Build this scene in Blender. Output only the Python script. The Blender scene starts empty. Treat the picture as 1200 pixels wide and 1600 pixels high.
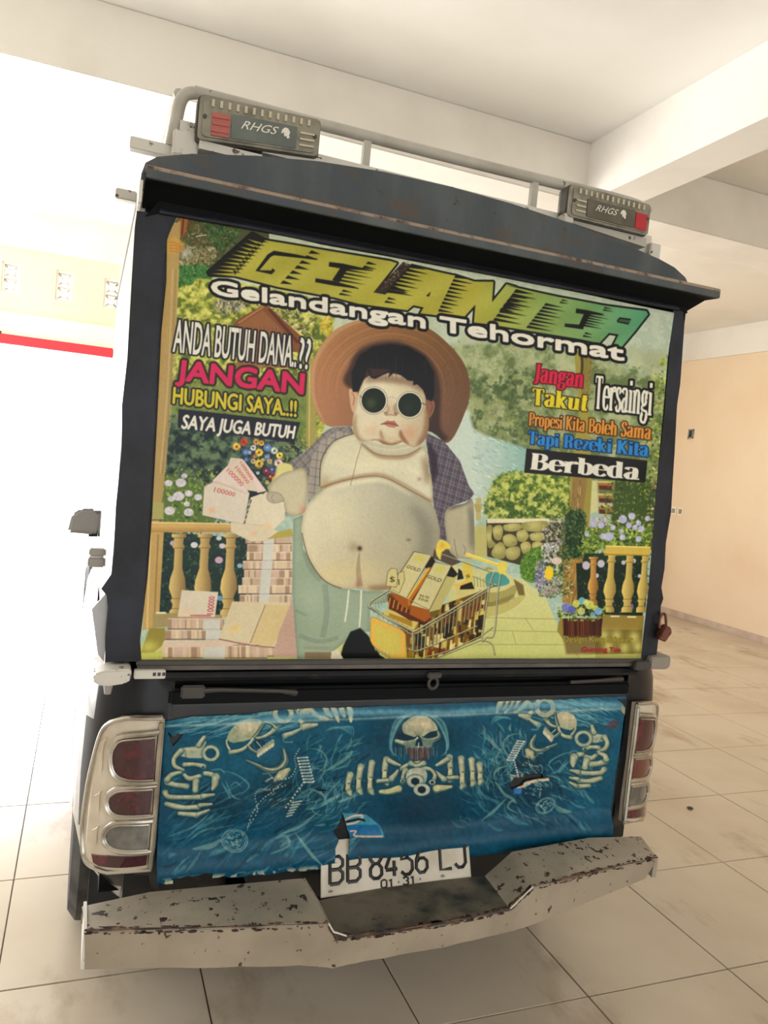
import bpy, bmesh, math, random
import numpy as np
from mathutils import Vector, Matrix
random.seed(4)
SC = bpy.context.scene
COL = SC.collection
# ------------------------------------------------------------------ camera (27 mm phone lens, held slightly tilted)
cam = bpy.data.objects.new('camera', bpy.data.cameras.new('camera')); COL.objects.link(cam); SC.camera = cam
cam.data.sensor_fit = 'VERTICAL'; cam.data.sensor_height = 36.; cam.data.lens = 1195./1600*36
cam.data.clip_start = .02; cam.data.clip_end = 200
RX, DN, FW = Vector((.9289923, -.35751927, .09567277)), Vector((.06700928, -.0917494, -.99352494)), Vector((.36398223, .92938798, -.06127738))
M4 = Matrix.Identity(4)
for i, v in enumerate((RX, -DN, -FW)):
    for j in range(3): M4[j][i] = v[j]
M4.translation = (-.915, -1.931, 1.66); cam.matrix_world = M4
# ------------------------------------------------------------------ daylight
SC.view_settings.view_transform = 'Standard'; SC.view_settings.look = 'None'; SC.view_settings.gamma = 1; SC.view_settings.use_curve_mapping = False
SC.view_settings.exposure = EXPO = 0.0
W = bpy.data.worlds.new('world'); SC.world = W; W.use_nodes = True
bg = W.node_tree.nodes['Background']; bg.inputs[0].default_value = (.93, .96, 1., 1); bg.inputs[1].default_value = 2.4
sun = bpy.data.objects.new('sun', bpy.data.lights.new('sun', 'SUN')); COL.objects.link(sun)
sun.data.energy = 10; sun.data.angle = .02; sun.data.color = (1, .95, .86)
sun.rotation_euler = Vector((.12, -1., -.72)).to_track_quat('-Z', 'Y').to_euler()
def daylight(name, loc, size, direction, power, col=(.93, .96, 1.)):
    o = bpy.data.objects.new(name, bpy.data.lights.new(name, 'AREA')); COL.objects.link(o); o.location = loc
    o.data.shape = 'RECTANGLE'; o.data.size, o.data.size_y = size; o.data.energy = power; o.data.color = col
    o.rotation_euler = Vector(direction).to_track_quat('-Z', 'Y').to_euler(); return o
# skylight entering through the wide open front behind the photographer, the open left side and the gateway ahead
daylight('daylight_back', (1.5, -6.4, 2.0), (8, 2.6), (0, 1, -.05), 30, (1., .97, .92))
daylight('daylight_left', (-4.4, 3.4, 1.4), (3.8, 2.3), (1, 0, -.05), 190)
daylight('daylight_gate', (-2.6, 6.9, 1.3), (3.6, 2.4), (.15, -1, -.02), 330)

daylight('fill_added_doorway', (1.7, 6.9, 1.3), (2.2, 2.4), (.1, -1, .05), 60, (1., .98, .95))  # unseen doorway behind the truck, added to brighten the right side

# ------------------------------------------------------------------ materials
def L(c): return tuple(((x/255.)/12.92 if x/255. <= .04045 else ((x/255.+.055)/1.055)**2.4) for x in c)+(1.,)
def mat(name, col, rough=.5, metal=0., var=None, bump=None, chips=None, coat=0., spec=None, dirt=None, alpha=None, trans=0., emit=None):
    m = bpy.data.materials.new(name); m.use_nodes = True; nt = m.node_tree; N = nt.nodes; K = nt.links
    b = N['Principled BSDF']; b.inputs['Roughness'].default_value = rough; b.inputs['Metallic'].default_value = metal
    b.inputs['Coat Weight'].default_value = coat; b.inputs['Transmission Weight'].default_value = trans
    if spec is not None: b.inputs['Specular IOR Level'].default_value = spec
    tc = N.new('ShaderNodeNewGeometry')
    def noise(sc, det=3., stretch=None, rg=.55):
        n = N.new('ShaderNodeTexNoise'); n.inputs['Scale'].default_value = sc; n.inputs['Detail'].default_value = det; n.inputs['Roughness'].default_value = rg
        if stretch:
            mp = N.new('ShaderNodeMapping'); mp.inputs['Scale'].default_value = stretch; K.new(tc.outputs['Position'], mp.inputs[0]); K.new(mp.outputs[0], n.inputs['Vector'])
        else: K.new(tc.outputs['Position'], n.inputs['Vector'])
        return n.outputs[0]
    def ramp(src, a, c):
        r = N.new('ShaderNodeMapRange'); r.inputs['From Min'].default_value = a; r.inputs['From Max'].default_value = c; K.new(src, r.inputs[0]); return r.outputs[0]
    def mix(f, a, c):
        x = N.new('ShaderNodeMix'); x.data_type = 'RGBA'; K.new(f, x.inputs[0])
        for k, s in ((6, a), (7, c)):
            if isinstance(s, tuple): x.inputs[k].default_value = s
            else: K.new(s, x.inputs[k])
        return x.outputs[2]
    cur = L(col)
    if var:
        c2, sc, lo, hi = var[:4]; cur = mix(ramp(noise(sc, 4, var[4] if len(var) > 4 else None), lo, hi), cur, L(c2))
    if dirt:
        c2, sc, lo, hi = dirt[:4]; cur = mix(ramp(noise(sc, 6, dirt[4] if len(dirt) > 4 else None, .65), lo, hi), cur, L(c2))
    if chips:
        for ch in (chips if isinstance(chips, list) else [chips]):
            c2, sc, lo, hi = ch[:4]; f = ramp(noise(sc, 5, ch[4] if len(ch) > 4 else None, .6), lo, hi); cur = mix(f, cur, L(c2))
    if isinstance(cur, tuple): b.inputs['Base Color'].default_value = cur
    else: K.new(cur, b.inputs['Base Color'])
    if bump:
        bp = N.new('ShaderNodeBump'); bp.inputs['Strength'].default_value = bump[1]; bp.inputs['Distance'].default_value = .01
        K.new(noise(bump[0], 4, bump[2] if len(bump) > 2 else None), bp.inputs['Height']); K.new(bp.outputs[0], b.inputs['Normal'])
    if emit: b.inputs['Emission Color'].default_value = L(emit[0]); b.inputs['Emission Strength'].default_value = emit[1]
    return m
MT = {}
MT['white'] = mat('white_paint', (236, 232, 224), .7, var=((222, 216, 206), 1.2, .45, .7), bump=(30, .08))
MT['ceil'] = mat('ceiling_paint', (238, 236, 230), .75, var=((224, 220, 212), .8, .45, .75))
MT['beige'] = mat('beige_wall_paint', (238, 218, 188), .5, var=((230, 204, 172), .9, .42, .75), bump=(18, .06))
MT['cream'] = mat('cream_paint', (250, 236, 205), .6)
MT['base'] = mat('skirting_tile', (205, 185, 168), .35, var=((180, 160, 142), 6, .4, .7))
MT['tile'] = mat('floor_tile', (212, 200, 180), .18, var=((196, 182, 160), 1.1, .4, .68), dirt=((150, 128, 104), 2.4, .555, .78, (1., .45, 1.)), chips=((112, 92, 74), 46, .78, .82), bump=(4, .02))
MT['grout'] = mat('grout', (88, 74, 62), .8)
MT['outside'] = mat('outside_concrete', (215, 210, 200), .8)
MT['red'] = mat('red_gate_paint', (196, 44, 56), .45)
MT['dark'] = mat('dark_grey', (60, 56, 52), .5)
MT['black'] = mat('black_body_paint', (15, 18, 24), .35, spec=.35, var=((38, 38, 40), 5, .45, .75), dirt=((70, 62, 54), 9, .62, .8))
MT['side'] = mat('glare_pale_side_paint', (168, 170, 172), .25, metal=.2, coat=.6)  # pale tone holds the glare on the left side of the black truck
MT['vinyl'] = mat('black_vinyl', (20, 23, 30), .45, var=((40, 45, 58), 6, .4, .75), bump=(14, .25), spec=.3)
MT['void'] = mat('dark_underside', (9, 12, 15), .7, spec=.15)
MT['rust'] = mat('rusted_blue_grey_steel', (52, 62, 68), .45, var=((78, 84, 86), 7, .45, .7, (1, 1, .35)), chips=[((72, 62, 54), 9, .55, .72, (1, 1, 1.6)), ((52, 36, 28), 30, .66, .74)], bump=(20, .2))
MT['lip'] = mat('rusty_lip', (150, 130, 112), .6, chips=((70, 46, 34), 22, .5, .62))
MT['bump'] = mat('old_beige_bumper_paint', (160, 148, 130), .5, var=((140, 128, 110), 5, .4, .7), chips=[((62, 42, 32), 38, .665, .68), ((96, 74, 58), 80, .69, .71)], bump=(30, .1))
MT['bumptop'] = mat('scuffed_bumper_top', (160, 150, 134), .45, var=((118, 118, 108), 4, .45, .75), chips=[((50, 36, 30), 34, .60, .615), ((78, 54, 42), 70, .66, .68)], bump=(30, .15))
MT['deck'] = mat('dirty_bumper_step', (108, 100, 86), .5, var=((40, 44, 42), 9, .40, .62), chips=((60, 40, 30), 34, .66, .69))
MT['edge'] = mat('rusty_edge', (52, 34, 28), .7, var=((110, 84, 66), 18, .5, .6))
MT['chrome'] = mat('aged_chrome', (196, 192, 182), .24, metal=.85, var=((150, 144, 132), 9, .45, .7))
MT['lampcream'] = mat('yellowed_lamp_plastic', (206, 196, 178), .22, coat=.8, var=((186, 172, 150), 12, .4, .7))
MT['lensred'] = mat('dark_red_lens', (58, 12, 26), .12, coat=.6, var=((104, 18, 42), 22, .5, .75))
MT['lensamb'] = mat('brown_red_lens', (96, 34, 26), .1, coat=1.)
MT['lensgrey'] = mat('smoky_grey_lens', (82, 82, 78), .12, coat=1., var=((120, 120, 112), 16, .45, .7))
MT['tube'] = mat('grey_rack_paint', (178, 174, 164), .4, var=((150, 144, 132), 6, .4, .7), chips=((60, 44, 34), 30, .68, .71))
MT['rackw'] = mat('peeling_white_rack_paint', (206, 202, 192), .5, chips=((84, 62, 48), 24, .62, .66))
MT['lbody'] = mat('lamp_housing', (140, 136, 120), .3, var=((98, 96, 84), 20, .4, .7), coat=.3)
MT['lplate'] = mat('smoked_lamp_cover', (80, 90, 88), .15, coat=.8, var=((98, 106, 100), 14, .4, .7))
MT['lplate2'] = mat('dusty_smoked_cover', (80, 76, 64), .45, var=((98, 92, 78), 20, .4, .7))
MT['lred'] = mat('faded_red_insert', (172, 92, 84), .4)
MT['lred2'] = mat('red_insert', (176, 30, 42), .4)
MT['lrib'] = mat('cream_ribs', (188, 180, 156), .4)
MT['plate'] = mat('plate_white', (214, 208, 194), .4, var=((190, 182, 164), 10, .45, .7))
MT['ink'] = mat('black_ink', (24, 24, 24), .45)
MT['tyre'] = mat('tyre_rubber', (46, 45, 44), .75, var=((84, 82, 78), 10, .4, .7))
MT['glass'] = mat('dark_window_glass', (18, 24, 28), .05, coat=1.)
MT['rim'] = mat('steel_rim', (150, 150, 150), .35, metal=.8)
MT['brass'] = mat('rusty_padlock', (112, 62, 44), .45, metal=.3, var=((70, 40, 30), 40, .4, .6))
MT['greyblk'] = mat('grey_plastic', (150, 148, 144), .5)
MT['white2'] = mat('bright_print_white', (222, 218, 204), .5)
# ---------------------------------------------------------------- print painting (flat prints only)
def smooth_closed(p, n=6, closed=True):
    p = np.array(p, float); m = len(p); out = []
    for i in range(m if closed else m-1):
        if closed: a, b, c, d = p[(i-1) % m], p[i], p[(i+1) % m], p[(i+2) % m]
        else: a, b, c, d = p[max(i-1, 0)], p[i], p[i+1], p[min(i+2, m-1)]
        for k in range(n):
            t = k/n
            out.append(.5*((2*b)+(-a+c)*t+(2*a-5*b+4*c-d)*t*t+(-a+3*b-3*c+d)*t**3))
    if not closed: out.append(p[-1])
    return np.array(out)

class Cv:
    def __init__(s, x0, y0, x1, y1, k, bg):
        s.x0, s.y0, s.k = x0, y0, k
        s.w, s.h = int((x1-x0)*k), int((y1-y0)*k)
        s.a = np.empty((s.h, s.w, 3), np.float32); s.a[:] = np.array(bg)/255.
        s.al = np.ones((s.h, s.w), np.float32)
        s.rng = np.random.RandomState(7)
    def P(s, pts): return (np.array(pts, float)-[s.x0, s.y0])*s.k
    def cover(s, polys, ss=3):
        polys = [s.P(p) for p in polys]
        al = np.concatenate(polys)
        bx0 = max(int(al[:, 0].min())-1, 0); bx1 = min(int(al[:, 0].max())+2, s.w)
        by0 = max(int(al[:, 1].min())-1, 0); by1 = min(int(al[:, 1].max())+2, s.h)
        if bx1 <= bx0 or by1 <= by0: return None
        W, H = bx1-bx0, by1-by0
        d = np.zeros((H, W+2))
        ys = (np.arange(H*ss)+.5)/ss+by0
        for p in polys:
            q = np.roll(p, -1, 0)
            Y0, Y1 = p[:, 1][:, None], q[:, 1][:, None]
            X0, X1 = p[:, 0][:, None], q[:, 0][:, None]
            up = (Y0 <= ys) & (ys < Y1); dn = (Y1 <= ys) & (ys < Y0)
            e, r = np.nonzero(up | dn)
            if len(e) == 0: continue
            sg = np.where(up[e, r], 1., -1.)
            t = (ys[r]-Y0[e, 0])/(Y1[e, 0]-Y0[e, 0])
            x = np.clip(X0[e, 0]+t*(X1[e, 0]-X0[e, 0])-bx0, 0, W)
            ix = x.astype(int); fr = x-ix
            np.add.at(d, (r//ss, ix), sg*(1-fr)/ss); np.add.at(d, (r//ss, np.minimum(ix+1, W+1)), sg*fr/ss)
        c = np.clip(np.abs(np.cumsum(d, 1)[:, :W]), 0, 1).astype(np.float32)
        return (slice(by0, by1), slice(bx0, bx1)), c
    def full(s, polys, smooth=False):
        m = np.zeros((s.h, s.w), np.float32)
        for p in polys:
            r = s.cover([smooth_closed(p) if smooth else p])
            if r: m[r[0]] = np.maximum(m[r[0]], r[1])
        return m
    def put(s, sl, c, col):
        c = c[..., None]
        if callable(col):
            yy, xx = np.mgrid[sl[0], sl[1]]
            col = col(xx/s.k+s.x0, yy/s.k+s.y0)
        s.a[sl] = s.a[sl]*(1-c)+(np.asarray(col, np.float32)/255.)*c
    def fill(s, pts, col, a=1., smooth=False, clip=None, soft=0):
        if smooth: pts = smooth_closed(pts)
        r = s.cover([pts])
        if r is None: return
        sl, c = r
        if soft:
            m = np.zeros((s.h, s.w), np.float32); m[sl] = c
            m = blur(m, soft*s.k); g = int(soft*s.k*3)
            sl = (slice(max(sl[0].start-g, 0), min(sl[0].stop+g, s.h)), slice(max(sl[1].start-g, 0), min(sl[1].stop+g, s.w)))
            c = m[sl]
        if clip is not None: c = c*clip[sl]
        s.put(sl, c*a, col)
    def blob(s, x, y, rx, ry, col, a=1., ang=0, clip=None, hard=1.):
        x, y = (x-s.x0)*s.k, (y-s.y0)*s.k; rx *= s.k; ry *= s.k
        R = max(rx, ry)*(1.6 if hard > 1 else 2.6)
        X0, X1 = max(int(x-R), 0), min(int(x+R)+2, s.w); Y0, Y1 = max(int(y-R), 0), min(int(y+R)+2, s.h)
        if X1 <= X0 or Y1 <= Y0: return
        yy, xx = np.ogrid[Y0:Y1, X0:X1]
        ca, sa = math.cos(ang), math.sin(ang)
        u = ((xx-x)*ca+(yy-y)*sa)/rx; v = (-(xx-x)*sa+(yy-y)*ca)/ry
        d = u*u+v*v
        m = np.exp(-d**hard)*a if hard <= 1 else np.clip((1.-np.sqrt(d))*min(rx, ry)*.8+.5, 0, 1)*a
        sl = (slice(Y0, Y1), slice(X0, X1))
        if clip is not None: m = m*clip[sl]
        s.put(sl, m.astype(np.float32), col)
    def line(s, pts, w, col, a=1., smooth=True, clip=None, taper=False):
        p = smooth_closed(pts, 6, False) if smooth and len(pts) > 2 else np.array(pts, float)
        t = np.gradient(p, axis=0); L = np.hypot(t[:, 0], t[:, 1])+1e-9
        nrm = np.stack([-t[:, 1], t[:, 0]], 1)/L[:, None]
        ww = np.full(len(p), w/2.) if np.isscalar(w) else np.interp(np.linspace(0, 1, len(p)), np.linspace(0, 1, len(w)), w)/2.
        if taper: ww = ww*np.sin(np.linspace(.12, math.pi-.12, len(p)))
        poly = np.concatenate([p+nrm*ww[:, None], (p-nrm*ww[:, None])[::-1]])
        r = s.cover([poly])
        if r is None: return
        c = r[1] if clip is None else r[1]*clip[r[0]]
        s.put(r[0], c*a, col)
    def leaves(s, n, region, size, pal, a=.85, clip=None, ang=None, elong=2.):
        """scatter n small leaf-shaped dabs inside a polygon"""
        m = s.full([region], True)
        if clip is not None: m = m*clip
        ys, xs = np.nonzero(m > .5)
        if len(ys) == 0: return
        pal = np.array(pal, float); R = s.rng
        for i in R.randint(0, len(ys), n):
            z = R.uniform(*size); g = R.uniform(0, math.pi) if ang is None else ang+R.uniform(-.5, .5)
            c = pal[R.randint(len(pal))]*R.uniform(.85, 1.15)
            s.blob(xs[i]/s.k+s.x0, ys[i]/s.k+s.y0, z, z/elong, np.clip(c, 0, 255), a*R.uniform(.5, 1), g, clip, hard=2)
    def mottle(s, region, sc, dark, light, a=.7, seed=3, clip=None):
        m = s.full([region], True); m = blur(m, s.k*2)
        if clip is not None: m = m*clip
        n = fnoise(s.h, s.w, sc*s.k, seed, 5); n = (n-n.mean())/n.std()
        s.mix(np.clip(-n*.9-.1, 0, 1)*m*a, dark); s.mix(np.clip(n*.9-.2, 0, 1)*m*a, light)
    def soft(s, pts, w, col, a=.6, r=3., clip=None):
        q = smooth_closed(pts, 6, False); t = np.gradient(q, axis=0); L_ = np.hypot(t[:, 0], t[:, 1])+1e-9; n = np.stack([-t[:, 1], t[:, 0]], 1)/L_[:, None]
        ww = w/2*np.sin(np.linspace(.35, math.pi-.35, len(q)))[:, None]
        m = np.zeros((s.h, s.w), np.float32); c = s.cover([np.concatenate([q+n*ww, (q-n*ww)[::-1]])])
        if not c: return
        m[c[0]] = c[1]; g = int(r*s.k*4)+2
        sl = (slice(max(c[0][0].start-g, 0), c[0][0].stop+g), slice(max(c[0][1].start-g, 0), c[0][1].stop+g))
        b = blur(m[sl], r*s.k)
        if clip is not None: b = b*clip[sl]
        s.put(sl if sl[0].stop <= s.h and sl[1].stop <= s.w else (slice(sl[0].start, min(sl[0].stop, s.h)), slice(sl[1].start, min(sl[1].stop, s.w))), np.clip(b*a*1.6, 0, 1), col)
    def soften(s, r=1):
        for i in range(3): s.a[..., i] = s.a[..., i]*.35+blur(s.a[..., i], r)*.65
    def noise(s, sc, seed, oct=3):
        return fnoise(s.h, s.w, sc*s.k, seed, oct)
    def mix(s, m, col):
        s.put((slice(0, s.h), slice(0, s.w)), m.astype(np.float32), col)

def blur(m, r):
    r = max(int(r), 1)
    for _ in range(2):
        for ax in (0, 1):
            p = np.pad(m, [(r+1, r) if i == ax else (0, 0) for i in range(2)], mode='edge')
            c = np.cumsum(p, ax, dtype=np.float64)
            n = m.shape[ax]
            m = (np.take(c, range(2*r+1, 2*r+1+n), ax)-np.take(c, range(0, n), ax))/(2*r+1)
    return m.astype(np.float32)

def fnoise(h, w, sc, seed, oct=3):
    R = np.random.RandomState(seed); o = np.zeros((h, w), np.float32); A = 1.; T = 0
    for i in range(oct):
        gh, gw = int(h/sc)+3, int(w/sc)+3
        g = R.rand(gh, gw)
        y = np.arange(h)/sc; x = np.arange(w)/sc
        iy, ix = y.astype(int), x.astype(int); fy, fx = y-iy, x-ix
        fy = fy*fy*(3-2*fy); fx = fx*fx*(3-2*fx)
        r = g[iy][:, ix]*(1-fx)+g[iy][:, ix+1]*fx; r2 = g[iy+1][:, ix]*(1-fx)+g[iy+1][:, ix+1]*fx
        o += (A*(r*(1-fy)[:, None]+r2*fy[:, None])).astype(np.float32); T += A; A *= .55; sc = max(sc/2., 1.01)
    return o/T

def homog(src, dst):
    A = []; b = []
    for (x, y), (u, v) in zip(src, dst):
        A += [[x, y, 1, 0, 0, 0, -u*x, -u*y], [0, 0, 0, x, y, 1, -v*x, -v*y]]; b += [u, v]
    h = np.linalg.lstsq(np.array(A, float), np.array(b, float), rcond=None)[0]
    return np.append(h, 1).reshape(3, 3)
def happly(H, p):
    p = np.array(p, float); q = np.c_[p, np.ones(len(p))] @ H.T
    return q[:, :2]/q[:, 2:]

# lettering: outlines of Blender's built-in sans face, and a hand-drawn fat serif
_tc = {}
def sans_polys(txt, off=0.):
    key = (txt, off)
    if key in _tc: return _tc[key]
    cu = bpy.data.curves.new('t', 'FONT'); cu.body = txt; cu.offset = off; cu.fill_mode = 'NONE'; cu.resolution_u = 3
    ob = bpy.data.objects.new('t', cu); bpy.context.scene.collection.objects.link(ob)
    dg = bpy.context.evaluated_depsgraph_get(); me = ob.evaluated_get(dg).to_mesh()
    v = np.array([x.co[:2] for x in me.vertices]); nb = {}
    for e in me.edges:
        a, b = e.vertices; nb.setdefault(a, []).append(b); nb.setdefault(b, []).append(a)
    seen = set(); out = []
    for st in nb:
        if st in seen: continue
        loop = [st]; seen.add(st); cur = st
        while True:
            nx = [q for q in nb[cur] if q not in seen]
            if not nx: break
            cur = nx[0]; seen.add(cur); loop.append(cur)
        if len(loop) > 2: out.append(v[loop])
    ob.evaluated_get(dg).to_mesh_clear(); bpy.data.objects.remove(ob); bpy.data.curves.remove(cu)
    _tc[key] = out
    return out

SG = {  # skeletons of a fat-face serif: x-height .70, cap height 1
 'a': (.62, [[(.1,.56),(.16,.67),(.32,.70),(.44,.58),(.44,.12),(.5,.03),(.62,.05)], [(.44,.42),(.24,.38),(.11,.22),(.18,.04),(.3,.02),(.44,.14)]], []),
 'b': (.64, [[(.17,1.0),(.17,.02)], [(.17,.6),(.34,.70),(.5,.58),(.54,.35),(.5,.12),(.34,.0),(.17,.1)]], [(.0,.17,.98)]),
 'd': (.66, [[(.47,1.0),(.47,.02)], [(.47,.6),(.3,.70),(.14,.58),(.1,.35),(.14,.12),(.3,.0),(.47,.1)]], [(.32,.47,.98),(.47,.64,.02)]),
 'e': (.58, [[(.12,.4),(.5,.4),(.48,.6),(.32,.70),(.15,.6),(.1,.35),(.15,.1),(.33,.01),(.52,.14)]], []),
 'g': (.62, [[(.42,.45),(.4,.62),(.26,.69),(.13,.58),(.12,.42),(.24,.28),(.38,.34),(.42,.45)], [(.2,.28),(.12,.18),(.26,.12),(.46,.08),(.5,-.08),(.36,-.24),(.16,-.22),(.08,-.1),(.18,.06)], [(.42,.62),(.58,.70)]], []),
 'h': (.72, [[(.17,1.0),(.17,.02)], [(.17,.5),(.32,.68),(.46,.66),(.52,.5),(.52,.02)]], [(.0,.17,.98),(.02,.32,.02),(.4,.68,.02)]),
 'i': (.34, [[(.17,.68),(.17,.02)], [(.17,.82),(.17,.97)]], [(.0,.17,.66),(.02,.34,.02)]),
 'k': (.70, [[(.17,1.0),(.17,.02)], [(.17,.28),(.5,.66)], [(.28,.42),(.54,.02)]], [(.0,.17,.98),(.02,.32,.02),(.36,.62,.67),(.42,.7,.02)]),
 'l': (.34, [[(.17,1.0),(.17,.02)]], [(.0,.17,.98),(.02,.34,.02)]),
 'm': (1.04, [[(.17,.68),(.17,.02)], [(.17,.5),(.3,.68),(.44,.66),(.5,.5),(.5,.02)], [(.5,.5),(.64,.68),(.78,.66),(.84,.5),(.84,.02)]], [(.0,.17,.66),(.02,.32,.02),(.38,.62,.02),(.72,1.,.02)]),
 'n': (.72, [[(.17,.68),(.17,.02)], [(.17,.5),(.32,.68),(.46,.66),(.52,.5),(.52,.02)]], [(.0,.17,.66),(.02,.32,.02),(.4,.68,.02)]),
 'o': (.62, [[(.3,.70),(.15,.6),(.1,.35),(.15,.1),(.3,.0),(.45,.1),(.5,.35),(.45,.6),(.3,.70)]], []),
 'p': (.66, [[(.17,.68),(.17,-.25)], [(.17,.6),(.34,.70),(.5,.58),(.54,.35),(.5,.12),(.34,.0),(.17,.1)]], [(.0,.17,.66),(.02,.34,-.25)]),
 'r': (.54, [[(.17,.68),(.17,.02)], [(.17,.45),(.28,.65),(.44,.69),(.46,.56)]], [(.0,.17,.66),(.02,.34,.02)]),
 's': (.50, [[(.42,.54),(.34,.68),(.2,.69),(.11,.57),(.2,.42),(.36,.3),(.42,.14),(.3,.01),(.16,.03),(.08,.16)]], []),
 't': (.42, [[(.2,.92),(.2,.12),(.28,.02),(.4,.08)]], [(.04,.38,.68)]),
 'u': (.72, [[(.17,.68),(.17,.15),(.26,.02),(.4,.03),(.52,.18)], [(.52,.68),(.52,.02)]], [(.0,.17,.66),(.38,.52,.66),(.52,.68,.02)]),
 'z': (.52, [[(.44,.66),(.1,.04)]], [(.08,.46,.67),(.08,.46,.03)]),
 'J': (.50, [[(.3,.98),(.3,.1),(.2,-.08),(.08,-.04)]], [(.14,.48,.98)]),
 'T': (.74, [[(.37,.98),(.37,.02)], [(.07,.97),(.07,.78)], [(.67,.97),(.67,.78)]], [(.05,.69,.97),(.22,.52,.02)]),
 'P': (.70, [[(.2,.98),(.2,.02)], [(.2,.97),(.42,.97),(.57,.86),(.57,.62),(.42,.5),(.2,.5)]], [(.04,.25,.98),(.05,.38,.02)]),
 'B': (.76, [[(.2,.98),(.2,.02)], [(.2,.97),(.42,.97),(.56,.87),(.56,.66),(.4,.53),(.2,.53)], [(.4,.53),(.6,.43),(.62,.2),(.46,.03),(.2,.03)]], [(.04,.25,.98),(.04,.25,.02)]),
 'K': (.80, [[(.2,.98),(.2,.02)], [(.2,.4),(.62,.96)], [(.34,.55),(.64,.04)]], [(.04,.36,.98),(.04,.36,.02),(.48,.76,.98),(.48,.8,.02)]),
 'S': (.60, [[(.5,.78),(.42,.95),(.28,.98),(.14,.84),(.2,.64),(.4,.46),(.49,.24),(.36,.03),(.2,.02),(.09,.2)], [(.52,.98),(.52,.74)], [(.08,.02),(.08,.26)]], []),
 'R': (.80, [[(.2,.98),(.2,.02)], [(.2,.97),(.42,.97),(.57,.86),(.57,.64),(.42,.53),(.2,.53)], [(.4,.53),(.54,.4),(.58,.08),(.74,.02)]], [(.04,.25,.98),(.05,.38,.02)]),
 ' ': (.32, [], []),
}
def serif_polys(txt, thick=.25, thin=.075):
    out = []; X = 0
    for ch in txt:
        w, st, sf = SG[ch]
        for p in st:
            q = smooth_closed(p, 6, False) if len(p) > 2 else np.array([np.array(p[0])*(1-t)+np.array(p[1])*t for t in np.linspace(0, 1, 4)], float)
            t = np.gradient(q, axis=0); L = np.hypot(t[:, 0], t[:, 1])+1e-9
            n = np.stack([-t[:, 1], t[:, 0]], 1)/L[:, None]
            ww = (thin+(thick-thin)*np.abs(t[:, 1]/L)**1.6)/2
            if ch in 'TS' and len(p) == 2 and p[0][0] != .37: ww = ww*.35
            out.append(np.concatenate([q+n*ww[:, None], (q-n*ww[:, None])[::-1]])+[X, 0])
        for a, b, y in sf: out.append(np.array([(X+a, y-.035), (X+b, y-.035), (X+b, y+.035), (X+a, y+.035)]))
        X += w
    return out

def text(cv, txt, quad, col, outline=0, ocol=(25, 25, 30), kind='sans', off=.02, a=1., bold=0.):
    """quad = baseline-left, baseline-right, captop-right, captop-left"""
    polys = sans_polys(txt, off) if kind == 'sans' else serif_polys(txt)
    al = np.concatenate(polys); x0, x1 = al[:, 0].min(), al[:, 0].max()
    cap = .70 if kind == 'sans' else 1.
    H = homog([(x0, 0), (x1, 0), (x1, cap), (x0, cap)], quad)
    pp = [happly(H, p) for p in polys]
    m = np.zeros((cv.h, cv.w), np.float32)
    if kind == 'sans':
        r = cv.cover(orient(pp))
        m[r[0]] = r[1]
    else:
        for p in pp:
            r = cv.cover([p])
            if r: m[r[0]] = np.maximum(m[r[0]], r[1])
    if bold:
        al = np.concatenate(pp); g = 6; pb = cv.P(al); sy = slice(max(int(pb[:, 1].min())-g, 0), int(pb[:, 1].max())+g); sx = slice(max(int(pb[:, 0].min())-g, 0), int(pb[:, 0].max())+g)
        m[sy, sx] = dilate(m[sy, sx], bold*cv.k)
    if outline:
        R = (outline+bold)*cv.k; al = np.concatenate(pp); g = int(R)+3; pb = cv.P(al)
        sy = slice(max(int(pb[:, 1].min())-g, 0), min(int(pb[:, 1].max())+g, cv.h)); sx = slice(max(int(pb[:, 0].min())-g, 0), min(int(pb[:, 0].max())+g, cv.w))
        cv.put((sy, sx), dilate(m[sy, sx], R), ocol)
    cv.put((slice(0, cv.h), slice(0, cv.w)), m*a, col)
    return m
def orient(pp):
    """even-odd nesting -> signed loops so that holes subtract"""
    def area(p): q = np.roll(p, -1, 0); return .5*np.sum(p[:, 0]*q[:, 1]-q[:, 0]*p[:, 1])
    def inside(pt, poly):
        q = np.roll(poly, -1, 0); c = ((poly[:, 1] > pt[1]) != (q[:, 1] > pt[1]))
        if not c.any(): return False
        x = poly[c, 0]+(pt[1]-poly[c, 1])/(q[c, 1]-poly[c, 1])*(q[c, 0]-poly[c, 0])
        return (np.sum(x > pt[0]) % 2) == 1
    out = []
    for i, p in enumerate(pp):
        dep = sum(inside(p[0], o) for j, o in enumerate(pp) if j != i)
        want = 1 if dep % 2 == 0 else -1
        out.append(p if np.sign(area(p)) == want else p[::-1])
    return out
def dilate(m, R):
    o = m.copy(); k = int(math.ceil(R))
    for dy in range(-k, k+1):
        for dx in range(-k, k+1):
            if dx*dx+dy*dy <= R*R+.3 and (dx or dy):
                o = np.maximum(o, np.roll(np.roll(m, dy, 0), dx, 1))
    return o

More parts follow.
